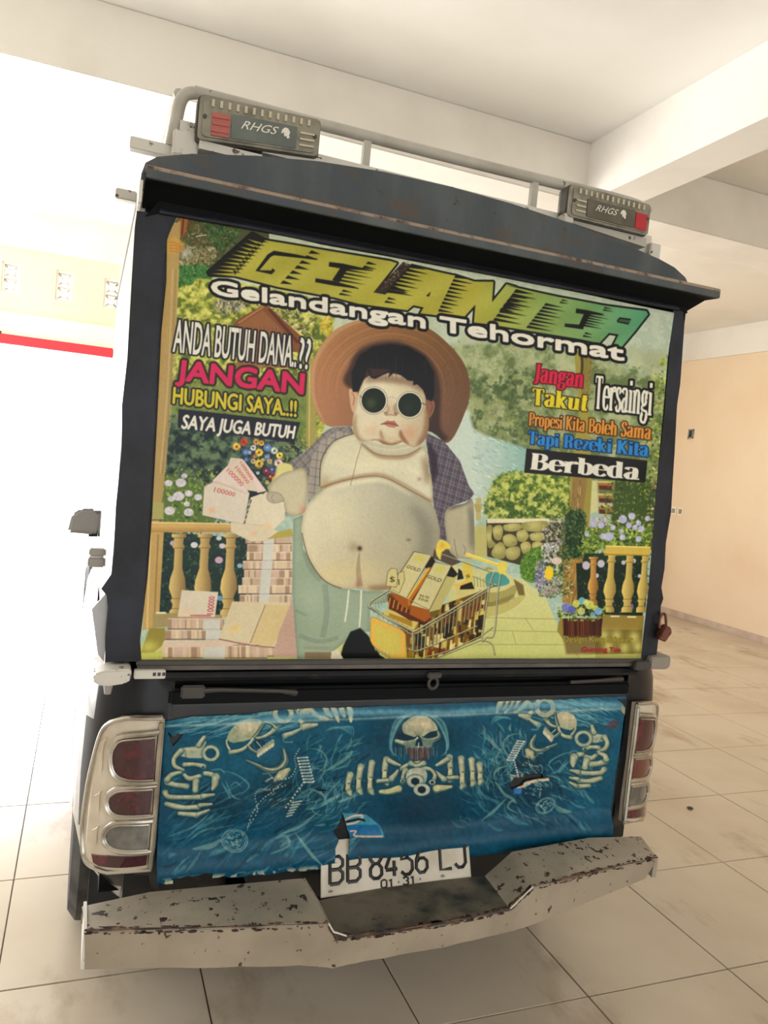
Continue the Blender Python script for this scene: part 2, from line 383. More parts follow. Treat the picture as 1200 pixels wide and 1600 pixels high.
def rectify(cv, H, w, h, alpha=None):
    """resample the artwork canvas into the flat sheet (w x h, origin bottom left); H maps sheet 0..1 -> canvas units"""
    v, u = np.mgrid[0:h, 0:w]; p = happly(H, np.c_[((u+.5)/w).ravel(), ((v+.5)/h).ravel()])
    x = np.clip((p[:, 0]-cv.x0)*cv.k-.5, 0, cv.w-2); y = np.clip((p[:, 1]-cv.y0)*cv.k-.5, 0, cv.h-2)
    ix, iy = x.astype(int), y.astype(int); fx, fy = (x-ix)[:, None], (y-iy)[:, None]
    A = np.concatenate([cv.a, cv.al[..., None]], 2)
    r = (A[iy, ix]*(1-fx)+A[iy, ix+1]*fx)*(1-fy)+(A[iy+1, ix]*(1-fx)+A[iy+1, ix+1]*fx)*fy
    return np.clip(r, 0, 1).reshape(h, w, 4).astype(np.float32)
def to_image(name, arr):
    im = bpy.data.images.new(name, arr.shape[1], arr.shape[0], alpha=True)
    im.pixels.foreach_set(np.ascontiguousarray(arr).ravel()); im.pack()
    return im
def cvt(ox, oy, s):
    return lambda *p: [(ox+a/s, oy+b/s) for a, b in p]
def paint_banner():
    c = Cv(205, 325, 1070, 1045, 2.0, (120, 135, 85)); R = c.rng
    GREEN = [(60, 80, 45), (90, 110, 50), (120, 140, 60), (150, 160, 80), (50, 65, 50)]
    YELG = [(190, 200, 90), (170, 185, 80), (205, 210, 120), (140, 160, 70), (110, 135, 60)]
    DARK = [(35, 55, 60), (45, 70, 65), (60, 85, 70), (30, 45, 55), (75, 100, 80)]
    PALE = [(165, 175, 140), (185, 190, 160), (140, 155, 120), (120, 140, 105), (200, 200, 170)]
    HYD = [(205, 200, 215), (185, 185, 215), (225, 220, 225), (165, 165, 200)]
    # --- backdrop, from far to near
    def sky(x, y):
        t = np.clip((x-600)/450, 0, 1)[..., None]; v = np.clip((y-470)/300, 0, 1)[..., None]
        return (np.array([190, 200, 175])*(1-t)+np.array([178, 190, 172])*t)*(1-v)+np.array([165, 190, 175])*v
    c.fill([(200, 320), (1080, 320), (1080, 1050), (200, 1050)], sky)
    n = c.noise(9, 3); c.mix((n > .5)*.25, (225, 225, 205))
    # distant misty trees on the right
    c.fill([(700, 545), (800, 530), (880, 548), (960, 565), (1000, 590), (1050, 600), (1050, 790), (900, 770), (780, 730), (730, 680)], (135, 150, 105), soft=6)
    for i in range(90):
        x, y = R.uniform(715, 1045), R.uniform(550, 715); h_ = np.clip((y-550)/150, 0, 1)
        c.blob(x, y, R.uniform(6, 18), R.uniform(9, 22), np.array([182, 188, 150])*(1-h_)+np.array([108, 122, 74])*h_+R.uniform(-26, 26), .6)
    for i in range(16):
        x, y = 742+R.uniform(0, 90), R.uniform(590, 700); c.blob(x, y, R.uniform(6, 12), R.uniform(8, 16), (78, 96, 62), .5)
    c.blob(800, 690, 60, 12, (88, 108, 60), .5); c.blob(780, 650, 26, 22, (150, 155, 92), .5)
    c.leaves(1500, [(710, 545), (900, 548), (1040, 590), (1040, 740), (860, 740), (740, 690)], (1.5, 4), PALE+[(95, 115, 80)], .6)
    c.leaves(900, [(736, 600), (840, 580), (850, 700), (800, 715), (745, 680)], (1.5, 4), [(85, 105, 70), (110, 130, 80), (140, 155, 95), (95, 120, 90)], .75)
    c.mottle([(700, 545), (800, 530), (960, 562), (1045, 600), (1045, 790), (860, 745), (735, 690)], 16, (98, 114, 72), (184, 190, 150), .75, 3)
    c.mottle([(730, 600), (850, 590), (850, 712), (745, 690)], 8, (72, 92, 56), (150, 158, 104), .7, 4)
    # stream
    W = [(728, 640), (742, 672), (790, 690), (830, 706), (836, 740), (815, 775), (760, 800), (735, 830), (700, 830), (690, 700)]
    c.fill(W, lambda x, y: np.array([198, 212, 200])-np.clip((x-740)/90, 0, 1)[..., None]*np.array([58, 32, 30]), smooth=True, soft=2)
    wm = c.full([W], True)
    for i in range(260):
        x, y = R.uniform(735, 832), R.uniform(670, 805)
        c.line([(x, y), (x+R.uniform(3, 10), y+R.uniform(1, 5))], R.uniform(.6, 1.6), [(235, 240, 228), (120, 165, 165), (150, 190, 190)][i % 3], .6, clip=wm)
    # shrubs behind the wall, right of the figure
    S = cvt(740, 720, 4.2857)
    c.fill(S((120, 190), (200, 90), (330, 90), (640, 110), (660, 200), (650, 400), (300, 400), (110, 380)), (135, 150, 60), smooth=True, soft=2)
    c.leaves(1500, S((110, 190), (230, 70), (640, 100), (660, 390), (110, 390)), (1.2, 3.6), YELG+[(60, 90, 40), (80, 110, 50)], .85)
    c.leaves(260, S((180, 240), (600, 240), (600, 390), (200, 390)), (1, 3), [(35, 60, 30), (45, 75, 40)], .8)
    c.leaves(120, S((100, 60), (200, 60), (230, 380), (60, 380)), (1, 3), [(215, 205, 160), (190, 190, 120)], .7)
    c.mottle(S((110, 190), (230, 70), (640, 100), (660, 390), (110, 390)), 7, (62, 92, 36), (206, 210, 120), .8, 6)
    # urn and pale path left of the stone wall
    c.fill(S((0, 440), (60, 430), (130, 450), (130, 650), (0, 640)), (190, 185, 120), soft=1)
    c.line(S((32, 250), (32, 400)), 8, (190, 180, 120)); c.fill(S((0, 290), (60, 290), (45, 345), (15, 345)), (180, 165, 100))
    # stone wall
    c.fill(S((85, 395), (310, 385), (330, 395), (640, 395), (640, 700), (320, 700), (90, 640)), (70, 65, 40))
    c.fill(S((90, 388), (640, 384), (640, 412), (90, 418)), (222, 215, 180))
    for p in [((205, 430), (300, 420), (330, 445), (290, 470), (215, 470)), ((330, 415), (490, 405), (490, 450), (440, 475), (340, 465)), ((130, 450), (180, 430), (198, 470), (180, 530), (140, 520)), ((90, 440), (125, 440), (120, 520), (150, 560), (110, 585), (92, 560)),
              ((200, 505), (250, 490), (290, 520), (285, 565), (225, 575), (200, 545)), ((290, 480), (340, 462), (370, 500), (345, 540), (300, 535)), ((380, 490), (460, 480), (470, 520), (440, 540), (385, 530)), ((150, 560), (190, 545), (215, 590), (205, 650), (150, 655), (118, 620)),
              ((220, 590), (300, 575), (310, 630), (270, 665), (222, 650)), ((315, 560), (360, 540), (385, 570), (370, 620), (330, 620)), ((395, 550), (450, 545), (465, 590), (400, 600))]:
        c.fill(S(*p), (150, 145, 85), smooth=True); q = np.mean(S(*p), 0); m = c.full([S(*p)], True)
        c.blob(q[0]-3, q[1]-3, 11, 8, (205, 198, 130), .85, clip=m); c.leaves(14, S(*p), (.6, 1.6), [(110, 105, 60), (185, 180, 120)], .5)
    # log cabin, cypresses and hydrangeas at the right edge
    c.fill(S((740, 130), (830, 130), (830, 340), (750, 360)), (205, 205, 150), soft=1)
    for y in (140, 225, 300):
        c.fill(S((833, y), (945, y+5), (940, y+60), (835, y+55)), (165, 125, 70)); c.fill(S((838, y+25), (930, y+28), (930, y+58), (840, y+52)), (95, 50, 30)); c.line(S((830, y), (945, y+4)), 3, (215, 190, 120))
    c.fill([(962, 745), (1028, 750), (1030, 860), (950, 850)], (70, 90, 45), soft=1)
    c.leaves(900, [(958, 740), (1045, 745), (1030, 860), (940, 860)], (1.2, 3.2), GREEN+[(150, 165, 70)], .9)
    c.leaves(500, [(1015, 600), (1050, 560), (1042, 760), (1020, 760), (1005, 680)], (1.5, 4), YELG+GREEN, .85)
    c.leaves(80, [(1018, 740), (1035, 740), (1028, 830), (1012, 810)], (1.2, 3), [(215, 205, 200), (190, 140, 110), (120, 130, 170)], .9)
    # path
    Pp = lambda x, y: np.array([205, 203, 148])+np.clip((y-900)/130, 0, 1)[..., None]*np.array([-8, -2, -22])
    c.fill([(700, 880), (815, 905), (850, 930), (880, 1000), (1000, 1000), (1000, 1050), (200, 1050), (200, 1010), (420, 1010), (560, 1000), (700, 960)], Pp)
    for l in (((755, 965), (930, 968)), ((760, 985), (880, 987)), ((745, 1007), (1000, 1007)), ((820, 965), (833, 985)), ((870, 985), (885, 1007)), ((890, 1007), (905, 1028)), ((800, 985), (806, 1007))): c.line(list(l), 1, (150, 145, 95), .8)
    # round fountain
    c.fill(cvt(560, 820, 5)((980, 350), (1100, 380), (1200, 470), (1200, 560), (1120, 660), (1000, 720), (930, 700)), (165, 160, 95), smooth=True)
    c.fill(S((60, 740), (200, 740), (270, 800), (260, 840), (150, 880), (40, 860)), (205, 200, 140), smooth=True)
    c.fill(S((90, 755), (180, 750), (238, 800), (220, 830), (130, 845), (80, 830)), (80, 155, 150), smooth=True)
    c.fill(S((30, 930), (150, 900), (275, 830), (285, 870), (250, 920), (160, 965), (40, 985)), (165, 158, 95), smooth=True)
    c.fill(S((60, 985), (200, 960), (330, 890), (335, 920), (280, 975), (180, 1025), (60, 1040)), (190, 183, 115), smooth=True)
    for i in range(24): x = 60+i*9.; c.line(S((x, 945-max(0, x-120)*.35), (x+3, 975-max(0, x-120)*.35)), 1.2, (115, 105, 60), .8)
    c.fill(S((265, 790), (330, 830), (340, 900), (300, 900), (285, 850)), (120, 105, 60), soft=.6)
    # clipped round bush
    Bb = S((310, 720), (330, 640), (390, 590), (450, 580), (480, 640), (470, 760), (400, 815), (330, 790))
    c.fill(Bb, (95, 135, 45), smooth=True); c.leaves(420, Bb, (1, 2.6), [(60, 105, 35), (120, 155, 60), (150, 175, 80), (45, 85, 35)], .8)
    # flower bed and ivy-clad post
    c.leaves(700, S((490, 400), (640, 390), (640, 760), (560, 900), (440, 900), (410, 760), (470, 560)), (1.2, 3), GREEN+[(40, 60, 35)], .95)
    for reg, pal in ((S((470, 430), (610, 400), (600, 560), (480, 600)), [(205, 185, 185), (185, 170, 180), (160, 150, 165)]), (S((460, 560), (560, 560), (560, 660), (470, 680)), [(215, 212, 210), (180, 180, 190)]),
                     (S((420, 690), (480, 680), (470, 830), (410, 830)), [(130, 120, 180), (90, 85, 150), (205, 195, 215)]), (S((440, 800), (560, 780), (560, 890), (450, 900)), [(180, 150, 150), (130, 110, 150), (200, 190, 170)]),
                     (S((740, 390), (880, 380), (880, 450), (760, 450)), [(205, 185, 195), (190, 170, 185)])):
        c.leaves(150, reg, (1, 2.6), pal, .9)
    c.fill([(896, 548), (910, 548), (917, 590), (925, 745), (912, 960), (886, 960), (890, 745), (905, 640)], (160, 150, 75))
    c.fill(S((660, 110), (760, 115), (730, 350), (650, 350)), (150, 125, 75)); c.fill(S((600, 650), (740, 650), (705, 950), (590, 950)), (165, 130, 70))
    for i in range(90):
        x, y = R.uniform(888, 908), R.uniform(748, 940); c.line([(x, y), (x+R.uniform(-3, 3), y+R.uniform(6, 16))], 1, [(95, 70, 40), (205, 185, 120), (120, 95, 55)][i % 3], .7)
    c.fill([(906, 548), (926, 550), (920, 620), (908, 620)], (140, 130, 70)); c.line([(908, 552), (909, 575), (905, 600)], 4, (60, 50, 30), .8)
    c.leaves(60, [(915, 548), (930, 552), (928, 610), (912, 640)], (.8, 2), [(100, 80, 45), (150, 120, 60)], .8)
    c.fill(S((630, 345), (720, 350), (745, 430), (740, 560), (700, 650), (620, 620), (610, 500)), (38, 58, 34), smooth=True, soft=1)
    c.leaves(420, S((620, 340), (740, 345), (750, 560), (700, 660), (600, 640)), (1.2, 3), [(45, 75, 40), (70, 105, 60), (30, 50, 30), (95, 125, 75)], .9)
    c.leaves(260, S((560, 600), (640, 620), (660, 880), (560, 900)), (1, 2.6), GREEN+[(200, 195, 180)], .85)
    c.blob(857, 895, 6.5, 11, (232, 200, 40), 1, .1, hard=2); c.blob(869, 876, 8, 6, (225, 205, 190), .9, 0, hard=2)
    # hydrangeas over the right balustrade
    c.fill(S((740, 450), (1190, 440), (1185, 570), (880, 575), (740, 640)), (95, 125, 55), soft=1)
    c.leaves(600, S((740, 430), (1190, 420), (1185, 575), (740, 640)), (1.4, 3.4), GREEN+YELG[:3], .9)
    for x, y, r in ((995, 390, 28), (1055, 370, 24), (1100, 415, 18), (1035, 430, 20), (1075, 445, 18), (1118, 455, 22), (1160, 385, 18), (930, 445, 18), (905, 505, 30), (865, 505, 22), (993, 510, 20), (1100, 522, 20), (850, 430, 22), (800, 420, 24), (985, 470, 14), (755, 490, 16)):
        q = S((x, y))[0]; c.blob(q[0], q[1], r/4.3, r/4.3, (178, 182, 212), 1, hard=2)
        for j in range(10): c.blob(q[0]+R.uniform(-.7, .7)*r/4.3, q[1]+R.uniform(-.7, .7)*r/4.3, 1.3, 1.3, HYD[R.randint(4)], .7, hard=2)
    # right balustrade
    c.fill(S((740, 620), (1165, 620), (1150, 1010), (730, 1020), (720, 800)), (38, 60, 38)); c.fill([(900, 880), (1010, 880), (1004, 962), (903, 962)], (30, 48, 34))
    c.leaves(420, S((740, 620), (1160, 620), (1140, 1020), (730, 1020)), (1.2, 3), DARK+[(70, 110, 60)], .85)
    for x, y, r in ((752, 700, 26), (852, 688, 24), (825, 768, 14), (1070, 668, 14), (1000, 680, 14), (1108, 770, 12), (1050, 975, 20), (930, 940, 10)):
        q = S((x, y))[0]; c.blob(q[0], q[1], r/4.3, r/4.3*1.1, (205, 195, 212) if y < 900 else (135, 110, 160), .95, hard=2)
    def baluster(x, y0, y1, w, col=(190, 168, 96), sk=0.):
        prof = [(0, .5), (.04, .5), (.05, .34), (.12, .30), (.16, .44), (.19, .28), (.42, .30), (.55, .52), (.66, .58), (.74, .40), (.78, .34), (.80, .44), (.85, .30), (.90, .34), (.93, .5), (1, .5)]
        L = [(x+sk*t-w*k, y0+(y1-y0)*t) for t, k in prof]; Rr = [(x+sk*t+w*k, y0+(y1-y0)*t) for t, k in prof]
        c.fill(L+Rr[::-1], lambda X, Y: np.array(col)+np.clip((X-(x+sk*(Y-y0)/(y1-y0)))/w, -.5, .5)[..., None]*np.array([-75, -75, -45]))
        for t in (.05, .17, .78, .9): c.line([(x+sk*t-w*.4, y0+(y1-y0)*t), (x+sk*t+w*.4, y0+(y1-y0)*t)], 1, (120, 95, 45), .8)
    baluster(927.5, 870, 945, 15, (185, 140, 75), -1)
    baluster(956, 862, 957, 17, sk=-5); baluster(984, 862, 957, 17, sk=-5); baluster(1008, 862, 957, 15, sk=-7)
    c.fill([(946, 852), (1016, 854), (1015, 868), (944, 868)], (205, 180, 85)); c.line([(946, 853), (1016, 855)], 2, (232, 215, 130)); c.line([(945, 866), (1014, 868)], 1.5, (150, 120, 50))
    c.fill([(938, 960), (1006, 962), (1004, 985), (938, 985)], (150, 130, 65)); c.line([(954, 963), (968, 963)], 2.5, (225, 220, 180)); c.line([(980, 964), (994, 964)], 2.5, (225, 220, 180))
    c.fill([(930, 984), (1004, 984), (1002, 1028), (930, 1028)], (120, 108, 55))
    for x, y in ((943, 992), (963, 993), (990, 995), (950, 1010), (975, 1012), (996, 1010)): c.blob(x, y, 8, 9, (205, 200, 120), .85)
    # planter box with flowers
    c.fill([(876, 966), (942, 966), (938, 996), (880, 996)], (80, 45, 32))
    for i in range(34):
        x = R.uniform(878, 940); c.line([(x, 967), (x+R.uniform(-1, 1), 994)], 1.2, [(45, 25, 22), (125, 75, 45), (150, 90, 50), (60, 32, 28)][i % 4], .8)
    c.fill([(872, 970), (878, 966), (880, 1000), (870, 985)], (150, 135, 70)); c.fill([(880, 994), (938, 994), (932, 1022), (884, 1022)], (115, 95, 60), .8, soft=1.5)
    c.leaves(240, [(876, 945), (942, 945), (940, 968), (878, 968)], (1, 3), [(45, 65, 30), (110, 130, 60), (180, 190, 90)], .95)
    for x, y, r, q in ((884, 949, 7, (120, 125, 190)), (893, 952, 6, (95, 110, 185)), (909, 939, 6, (120, 180, 200)), (900, 943, 6, (200, 205, 110)), (921, 945, 7, (200, 208, 110)), (930, 950, 5, (190, 200, 100)), (935, 955, 6, (130, 175, 205)), (926, 960, 4, (130, 175, 195)), (908, 955, 6, (195, 200, 130)), (916, 941, 5, (215, 215, 130))):
        c.blob(x, y, r, r, q, .95, hard=2)
        for j in range(6): c.blob(x+R.uniform(-r, r)*.6, y+R.uniform(-r, r)*.6, 1.2, 1.2, np.clip(np.array(q)+R.uniform(-35, 35), 0, 255), .8, hard=2)
    # --- left garden
    T = cvt(220, 330, 6)
    c.fill(T((330, 50), (1200, 130), (1200, 560), (330, 560)), (90, 90, 65))
    c.leaves(1300, T((330, 60), (900, 100), (830, 350), (600, 530), (340, 540)), (1.2, 3.8), [(60, 75, 45), (95, 110, 60), (130, 120, 80), (150, 145, 105), (75, 95, 55), (110, 85, 60)], .85)
    c.leaves(300, T((600, 100), (930, 120), (860, 330), (680, 330)), (1.2, 3.4), [(45, 75, 45), (70, 105, 60), (90, 125, 80)], .9)
    c.leaves(240, T((400, 350), (720, 350), (600, 520), (370, 530)), (1.2, 3.4), [(165, 155, 120), (140, 135, 95), (185, 178, 145)], .8)
    c.fill(T((320, 130), (380, 60), (460, 60), (400, 240), (310, 240)), (150, 110, 65), soft=1); c.line(T((400, 70), (385, 230)), 3, (120, 50, 35), .9); c.line(T((450, 70), (440, 200)), 3, (130, 60, 40), .8); c.line(T((330, 140), (320, 240)), 2, (70, 40, 30), .9)
    c.line(T((515, 240), (560, 228), (620, 222)), 1.5, (225, 225, 215), .9)
    c.blob(290, 395, 8, 10, (205, 205, 205), .6, .3)
    # yellow-green tree mass, dark clump, pergola
    c.fill(T((330, 540), (640, 520), (660, 640), (480, 700), (330, 830)), (70, 115, 65), smooth=True, soft=1)
    c.leaves(420, T((330, 530), (640, 520), (640, 640), (330, 840)), (1.4, 3.6), [(60, 110, 60), (85, 135, 75), (45, 85, 55), (110, 150, 85)], .85)
    YR = [(272, 470), (300, 445), (325, 436), (500, 470), (520, 520), (485, 700), (270, 640)]
    c.fill(YR, (175, 180, 85), smooth=True); [c.blob(R.uniform(262, 500), R.uniform(450, 690), R.uniform(5, 14), R.uniform(5, 12), [(120, 135, 55), (205, 208, 110), (150, 160, 70), (95, 110, 50)][i % 4], .55) for i in range(90)]; c.leaves(1700, YR, (1.2, 4), YELG+[(215, 205, 110), (150, 160, 95)], .85)
    c.mottle(YR, 8, (88, 104, 48), (222, 218, 132), .8, 8)
    c.leaves(260, [(350, 465), (480, 490), (480, 560), (440, 500), (350, 480)], (1.2, 4), [(200, 200, 170), (100, 85, 65), (80, 75, 60), (215, 205, 140)], .85)
    c.leaves(160, [(335, 468), (380, 470), (370, 490), (340, 490)], (1, 3), [(150, 140, 150), (200, 195, 195), (90, 80, 80)], .8)
    c.leaves(40, [(500, 500), (520, 500), (520, 520), (505, 520)], (1.5, 3), [(235, 190, 60)], .9)
    Q = cvt(310, 350, 4)
    c.fill(Q((200, 650), (240, 600), (400, 510), (430, 510), (640, 700), (640, 800), (560, 800), (430, 620), (330, 660), (230, 740)), (135, 88, 60))
    c.fill(Q((240, 640), (400, 540), (560, 700), (560, 900), (240, 900)), (150, 105, 72)); c.line(Q((440, 530), (620, 740)), 5, (95, 55, 40), .8); c.line(Q((250, 620), (410, 515)), 3, (175, 130, 90), .9)
    for i in range(12): x = 260+i*25; c.line(Q((x, 640), (x, 800)), 1, (110, 70, 50), .5)
    c.fill([(262, 590), (495, 590), (492, 700), (262, 690)], (110, 130, 70), soft=4, a=.8)
    c.leaves(700, [(262, 545), (485, 560), (485, 700), (262, 690)], (1.5, 4), [(110, 130, 60), (150, 160, 80), (75, 95, 50), (175, 180, 100)], .6)
    c.fill([(481, 560), (492, 560), (494, 700), (478, 700)], (165, 155, 90), soft=.8); c.line([(484, 570), (483, 700)], 1.5, (210, 205, 140), .8); c.leaves(60, [(496, 610), (506, 640), (505, 690), (496, 690)], (1, 3), [(190, 180, 70), (140, 150, 60)], .8)
    c.fill([(262, 655), (330, 650), (460, 690), (470, 760), (410, 790), (250, 770)], (62, 82, 68), soft=3)
    [c.blob(R.uniform(255, 460), R.uniform(660, 800), R.uniform(5, 13), R.uniform(5, 11), [(32, 48, 54), (92, 116, 84), (50, 68, 66), (120, 140, 100)][i % 4], .5) for i in range(80)]; c.leaves(1100, [(260, 650), (470, 680), (460, 780), (330, 830), (246, 800)], (1.5, 4.2), DARK+[(95, 120, 85), (110, 135, 95)], .85)
    c.mottle([(255, 652), (460, 684), (455, 780), (330, 825), (246, 798)], 9, (26, 42, 50), (118, 140, 106), .8, 9)
    c.leaves(120, [(440, 690), (490, 690), (480, 735), (450, 735)], (1.2, 3), [(150, 145, 90), (190, 180, 110), (90, 95, 60)], .7)
    # left hydrangea bushes behind the rail
    c.fill([(246, 735), (330, 760), (330, 820), (246, 820)], (95, 120, 65), soft=2); c.leaves(420, [(246, 740), (345, 740), (345, 822), (246, 822)], (1.4, 3.4), GREEN+YELG[:2]+[(120, 150, 85)], .9)
    G = cvt(200, 740, 2.857)
    for x, y, r in ((180, 42, 18), (235, 40, 24), (225, 100, 26), (270, 88, 18), (312, 105, 18), (185, 165, 24), (270, 172, 22), (192, 112, 16), (262, 135, 14), (250, 10, 14)):
        q = G((x, y))[0]; c.blob(q[0], q[1], r/2.857, r/2.857*.8, (205, 202, 205), 1, hard=2)
        for j in range(9): c.blob(q[0]+R.uniform(-.7, .7)*r/2.857, q[1]+R.uniform(-.5, .5)*r/2.857, 1.4, 1.2, [(232, 228, 228), (180, 178, 205), (200, 190, 210)][R.randint(3)], .7, hard=2)
    c.fill(G((150, 260), (545, 290), (520, 640), (140, 640)), (45, 65, 62)); c.leaves(700, G((145, 262), (540, 285), (510, 640), (140, 640)), (1.4, 3.6), DARK+[(80, 110, 75), (100, 135, 90)], .85)
    for x, y, r, q in ((295, 318, 16, (220, 218, 220)), (405, 385, 18, (205, 170, 195)), (420, 322, 14, (215, 205, 210)), (200, 310, 14, (200, 170, 190)), (405, 288, 12, (210, 210, 215)), (410, 555, 14, (120, 165, 205)), (498, 410, 12, (150, 190, 215))): c.blob(G((x, y))[0][0], G((x, y))[0][1], r/2.857, r/3.4, q, .95, hard=2)
    BC = (182, 158, 106)
    for x in (228, 345, 460): q = G((x, 268))[0]; baluster(q[0], q[1], 964, 23, BC, sk=-4 if x < 300 else -6)
    # left pillar, rail and plinth
    c.fill([(200, 320), (262, 355), (282, 345), (279, 440), (268, 600), (256, 760), (249, 815), (232, 815), (200, 815)], (176, 152, 100))
    for d, q in ((0, (205, 185, 140)), (5, (150, 128, 85)), (9, (190, 168, 120))): c.line([(270+d, 420), (262+d*.9, 600), (250+d*.8, 740)], 1.6, q, .7)
    c.fill(T((255, 260), (310, 235), (420, 300), (390, 380), (330, 400), (250, 400)), (200, 160, 85), .8, soft=1.5)
    for k in range(4): c.line(T((270, 290+k*28), (330, 300+k*26), (385, 330+k*20)), 2, (175, 115, 60), .6)
    c.fill(G((85, 120), (160, 130), (158, 205), (88, 205)), (170, 165, 105), soft=.8); c.line(G((88, 206), (158, 206)), 1.6, (110, 95, 70))
    c.fill(G((85, 215), (460, 222), (500, 262), (90, 262)), lambda X, Y: np.array([205, 172, 112])-np.clip((Y-822)/12, 0, 1)[..., None]*np.array([38, 42, 40])); c.line(G((88, 217), (460, 224)), 2, (228, 205, 150))
    c.fill(G((80, 262), (160, 262), (140, 620), (110, 690), (65, 700)), (190, 162, 105)); c.line(G((100, 270), (85, 690)), 2.5, (215, 190, 135)); c.line(G((135, 270), (118, 640)), 2, (150, 125, 80))
    c.fill(G((110, 620), (420, 630), (420, 660), (110, 690)), (165, 150, 105)); c.line(G((125, 622), (170, 622)), 3, (228, 222, 190))
    c.fill(G((95, 690), (165, 690), (165, 760), (55, 840), (60, 790)), (150, 140, 70)); c.blob(232, 1010, 14, 9, (205, 200, 110), .8); c.fill([(212, 1020), (260, 1018), (260, 1034), (212, 1034)], (190, 192, 100))
    # bouquet
    M = cvt(300, 660, 5.4545)
    c.leaves(200, M((340, 150), (700, 170), (760, 260), (720, 480), (620, 540), (480, 360), (360, 240)), (1.2, 3), [(60, 75, 90), (80, 100, 90)], .9)
    for x, y, r, q in ((440, 165, 34, (200, 75, 65)), (545, 165, 26, (225, 170, 90)), (378, 205, 34, (225, 185, 80)), (520, 215, 26, (205, 205, 215)), (590, 175, 24, (215, 165, 70)), (455, 250, 28, (85, 125, 195)), (570, 255, 34, (215, 185, 70)), (640, 210, 34, (90, 125, 190)), (700, 240, 30, (200, 215, 205)), (745, 280, 30, (225, 200, 90)),
                       (490, 255, 18, (150, 160, 200)), (570, 350, 38, (205, 175, 75)), (640, 290, 26, (110, 125, 190)), (660, 330, 22, (200, 180, 120)), (735, 345, 36, (225, 195, 205)), (520, 330, 22, (190, 180, 130)), (460, 315, 22, (70, 105, 175)), (630, 410, 30, (125, 45, 80)), (680, 400, 30, (75, 85, 150)), (665, 460, 34, (120, 50, 55)),
                       (560, 430, 14, (215, 225, 215)), (640, 510, 20, (175, 165, 110)), (700, 480, 24, (190, 150, 70)), (600, 320, 16, (215, 200, 120)), (715, 440, 20, (140, 60, 110)), (530, 290, 16, (180, 90, 80)), (760, 400, 16, (230, 220, 140))):
        cx, cy = M((x, y))[0]; r = r/5.45
        for j in range(7): g = j*.9; c.blob(cx+math.cos(g)*r*.6, cy+math.sin(g)*r*.6, r*.42, r*.42, np.clip(np.array(q)*R.uniform(.85, 1.15), 0, 255), .95, hard=2)
        c.blob(cx, cy, r*.28, r*.28, (90, 60, 40) if q[0] > 180 else (225, 200, 110), .9, hard=2)
    c.fill(M((740, 350), (850, 360), (860, 420), (720, 560), (640, 560), (700, 470)), (215, 210, 140), smooth=True, soft=1)
    # stacks of banknotes
    PK = [(212, 192, 164), (192, 172, 146), (222, 206, 176), (166, 140, 118), (204, 178, 162)]
    def pack(x0, y0, x1, y1, band=None, top=None):
        c.fill([(x0, y0), (x1, y0), (x1, y1), (x0, y1)], (200, 178, 155))
        x = x0
        while x < x1: w = R.uniform(2, 7); c.fill([(x, y0), (min(x+w, x1), y0), (min(x+w, x1), y1), (x, y1)], PK[R.randint(5)], .9); x += w
        c.line([(x0, y1), (x1, y1)], 1.3, (95, 65, 60), .8); c.line([(x0, y0+1), (x1, y0+1)], 1.2, (225, 212, 190), .8)
        if band: c.fill([(band[0], y0), (band[1], y0), (band[1]-1, y1+1), (band[0]-1, y1+1)], (205, 205, 195)); c.line([(band[0], y1), (band[1], y1)], .8, (150, 145, 140), .8)
    ys = [836, 850, 862, 876, 890, 902, 914, 929, 941]
    for i, y in enumerate(ys): pack((383, 386, 385, 379, 381, 378, 372, 374, 371)[i], y, 456, y+13.5, (413-i*1.2, 429-i*1.2))
    for i, y in enumerate((955, 972, 990, 1008)): pack(418, y, 470, y+17)
    c.fill([(386, 842), (456, 826), (458, 838), (385, 846)], (175, 160, 75), .9)
    Y = (205, 192, 168)
    for x0, y0, x1, y1, b in ((262, 966, 350, 983, (318, 345)), (258, 984, 345, 999, (322, 345)), (256, 1001, 420, 1008, None), (253, 1008, 418, 1028, (319, 352))): pack(x0, y0, x1, y1, b)
    c.fill([(255, 1003), (352, 1000), (372, 1006), (352, 1010), (253, 1012)], (215, 195, 175)); c.line([(268, 968), (345, 968)], 2, (215, 170, 175), .6)
    nb = G((465, 570), (730, 575), (735, 660), (650, 775), (405, 735)); c.fill(nb, (212, 200, 168)); c.fill(G((612, 585), (730, 590), (735, 650), (640, 770), (545, 755)), (210, 190, 140), .8); c.line(G((612, 585), (545, 755)), 1, (110, 85, 80), .8); c.blob(366, 982, 8, 4, (230, 195, 110), .8, -.6); c.line(G((405, 738), (545, 765), (655, 776)), 2, (150, 105, 105), .8)
    c.fill(G((655, 650), (735, 640), (770, 830), (650, 830)), (0, 0, 0), 0)
    c.fill(G((240, 520), (403, 528), (388, 640), (222, 640)), (215, 205, 185)); text(c, "100000", G((352, 628), (362, 548), (388, 548), (382, 628)), (175, 60, 80), off=.01); c.line(G((278, 634), (370, 634)), 2.4, (185, 90, 95), .8); c.fill(G((240, 600), (300, 600), (295, 630), (235, 630)), (225, 200, 160), .5, soft=2)
    # fan of notes in the left hand
    for p, q in ((M((410, 320), (440, 320), (635, 585), (560, 600), (370, 420)), (222, 205, 195)), (M((330, 300), (430, 310), (560, 590), (200, 540), (300, 380)), (212, 198, 180)), (M((180, 490), (300, 370), (480, 590), (470, 700), (150, 640)), (218, 205, 195)), (M((105, 545), (200, 500), (490, 600), (440, 870), (88, 790)), (214, 206, 190)), (M((500, 640), (640, 590), (800, 690), (790, 830), (640, 960), (440, 860)), (218, 210, 185)), (M((330, 850), (640, 880), (735, 930), (620, 1010), (500, 1015), (330, 930)), (215, 205, 178))):
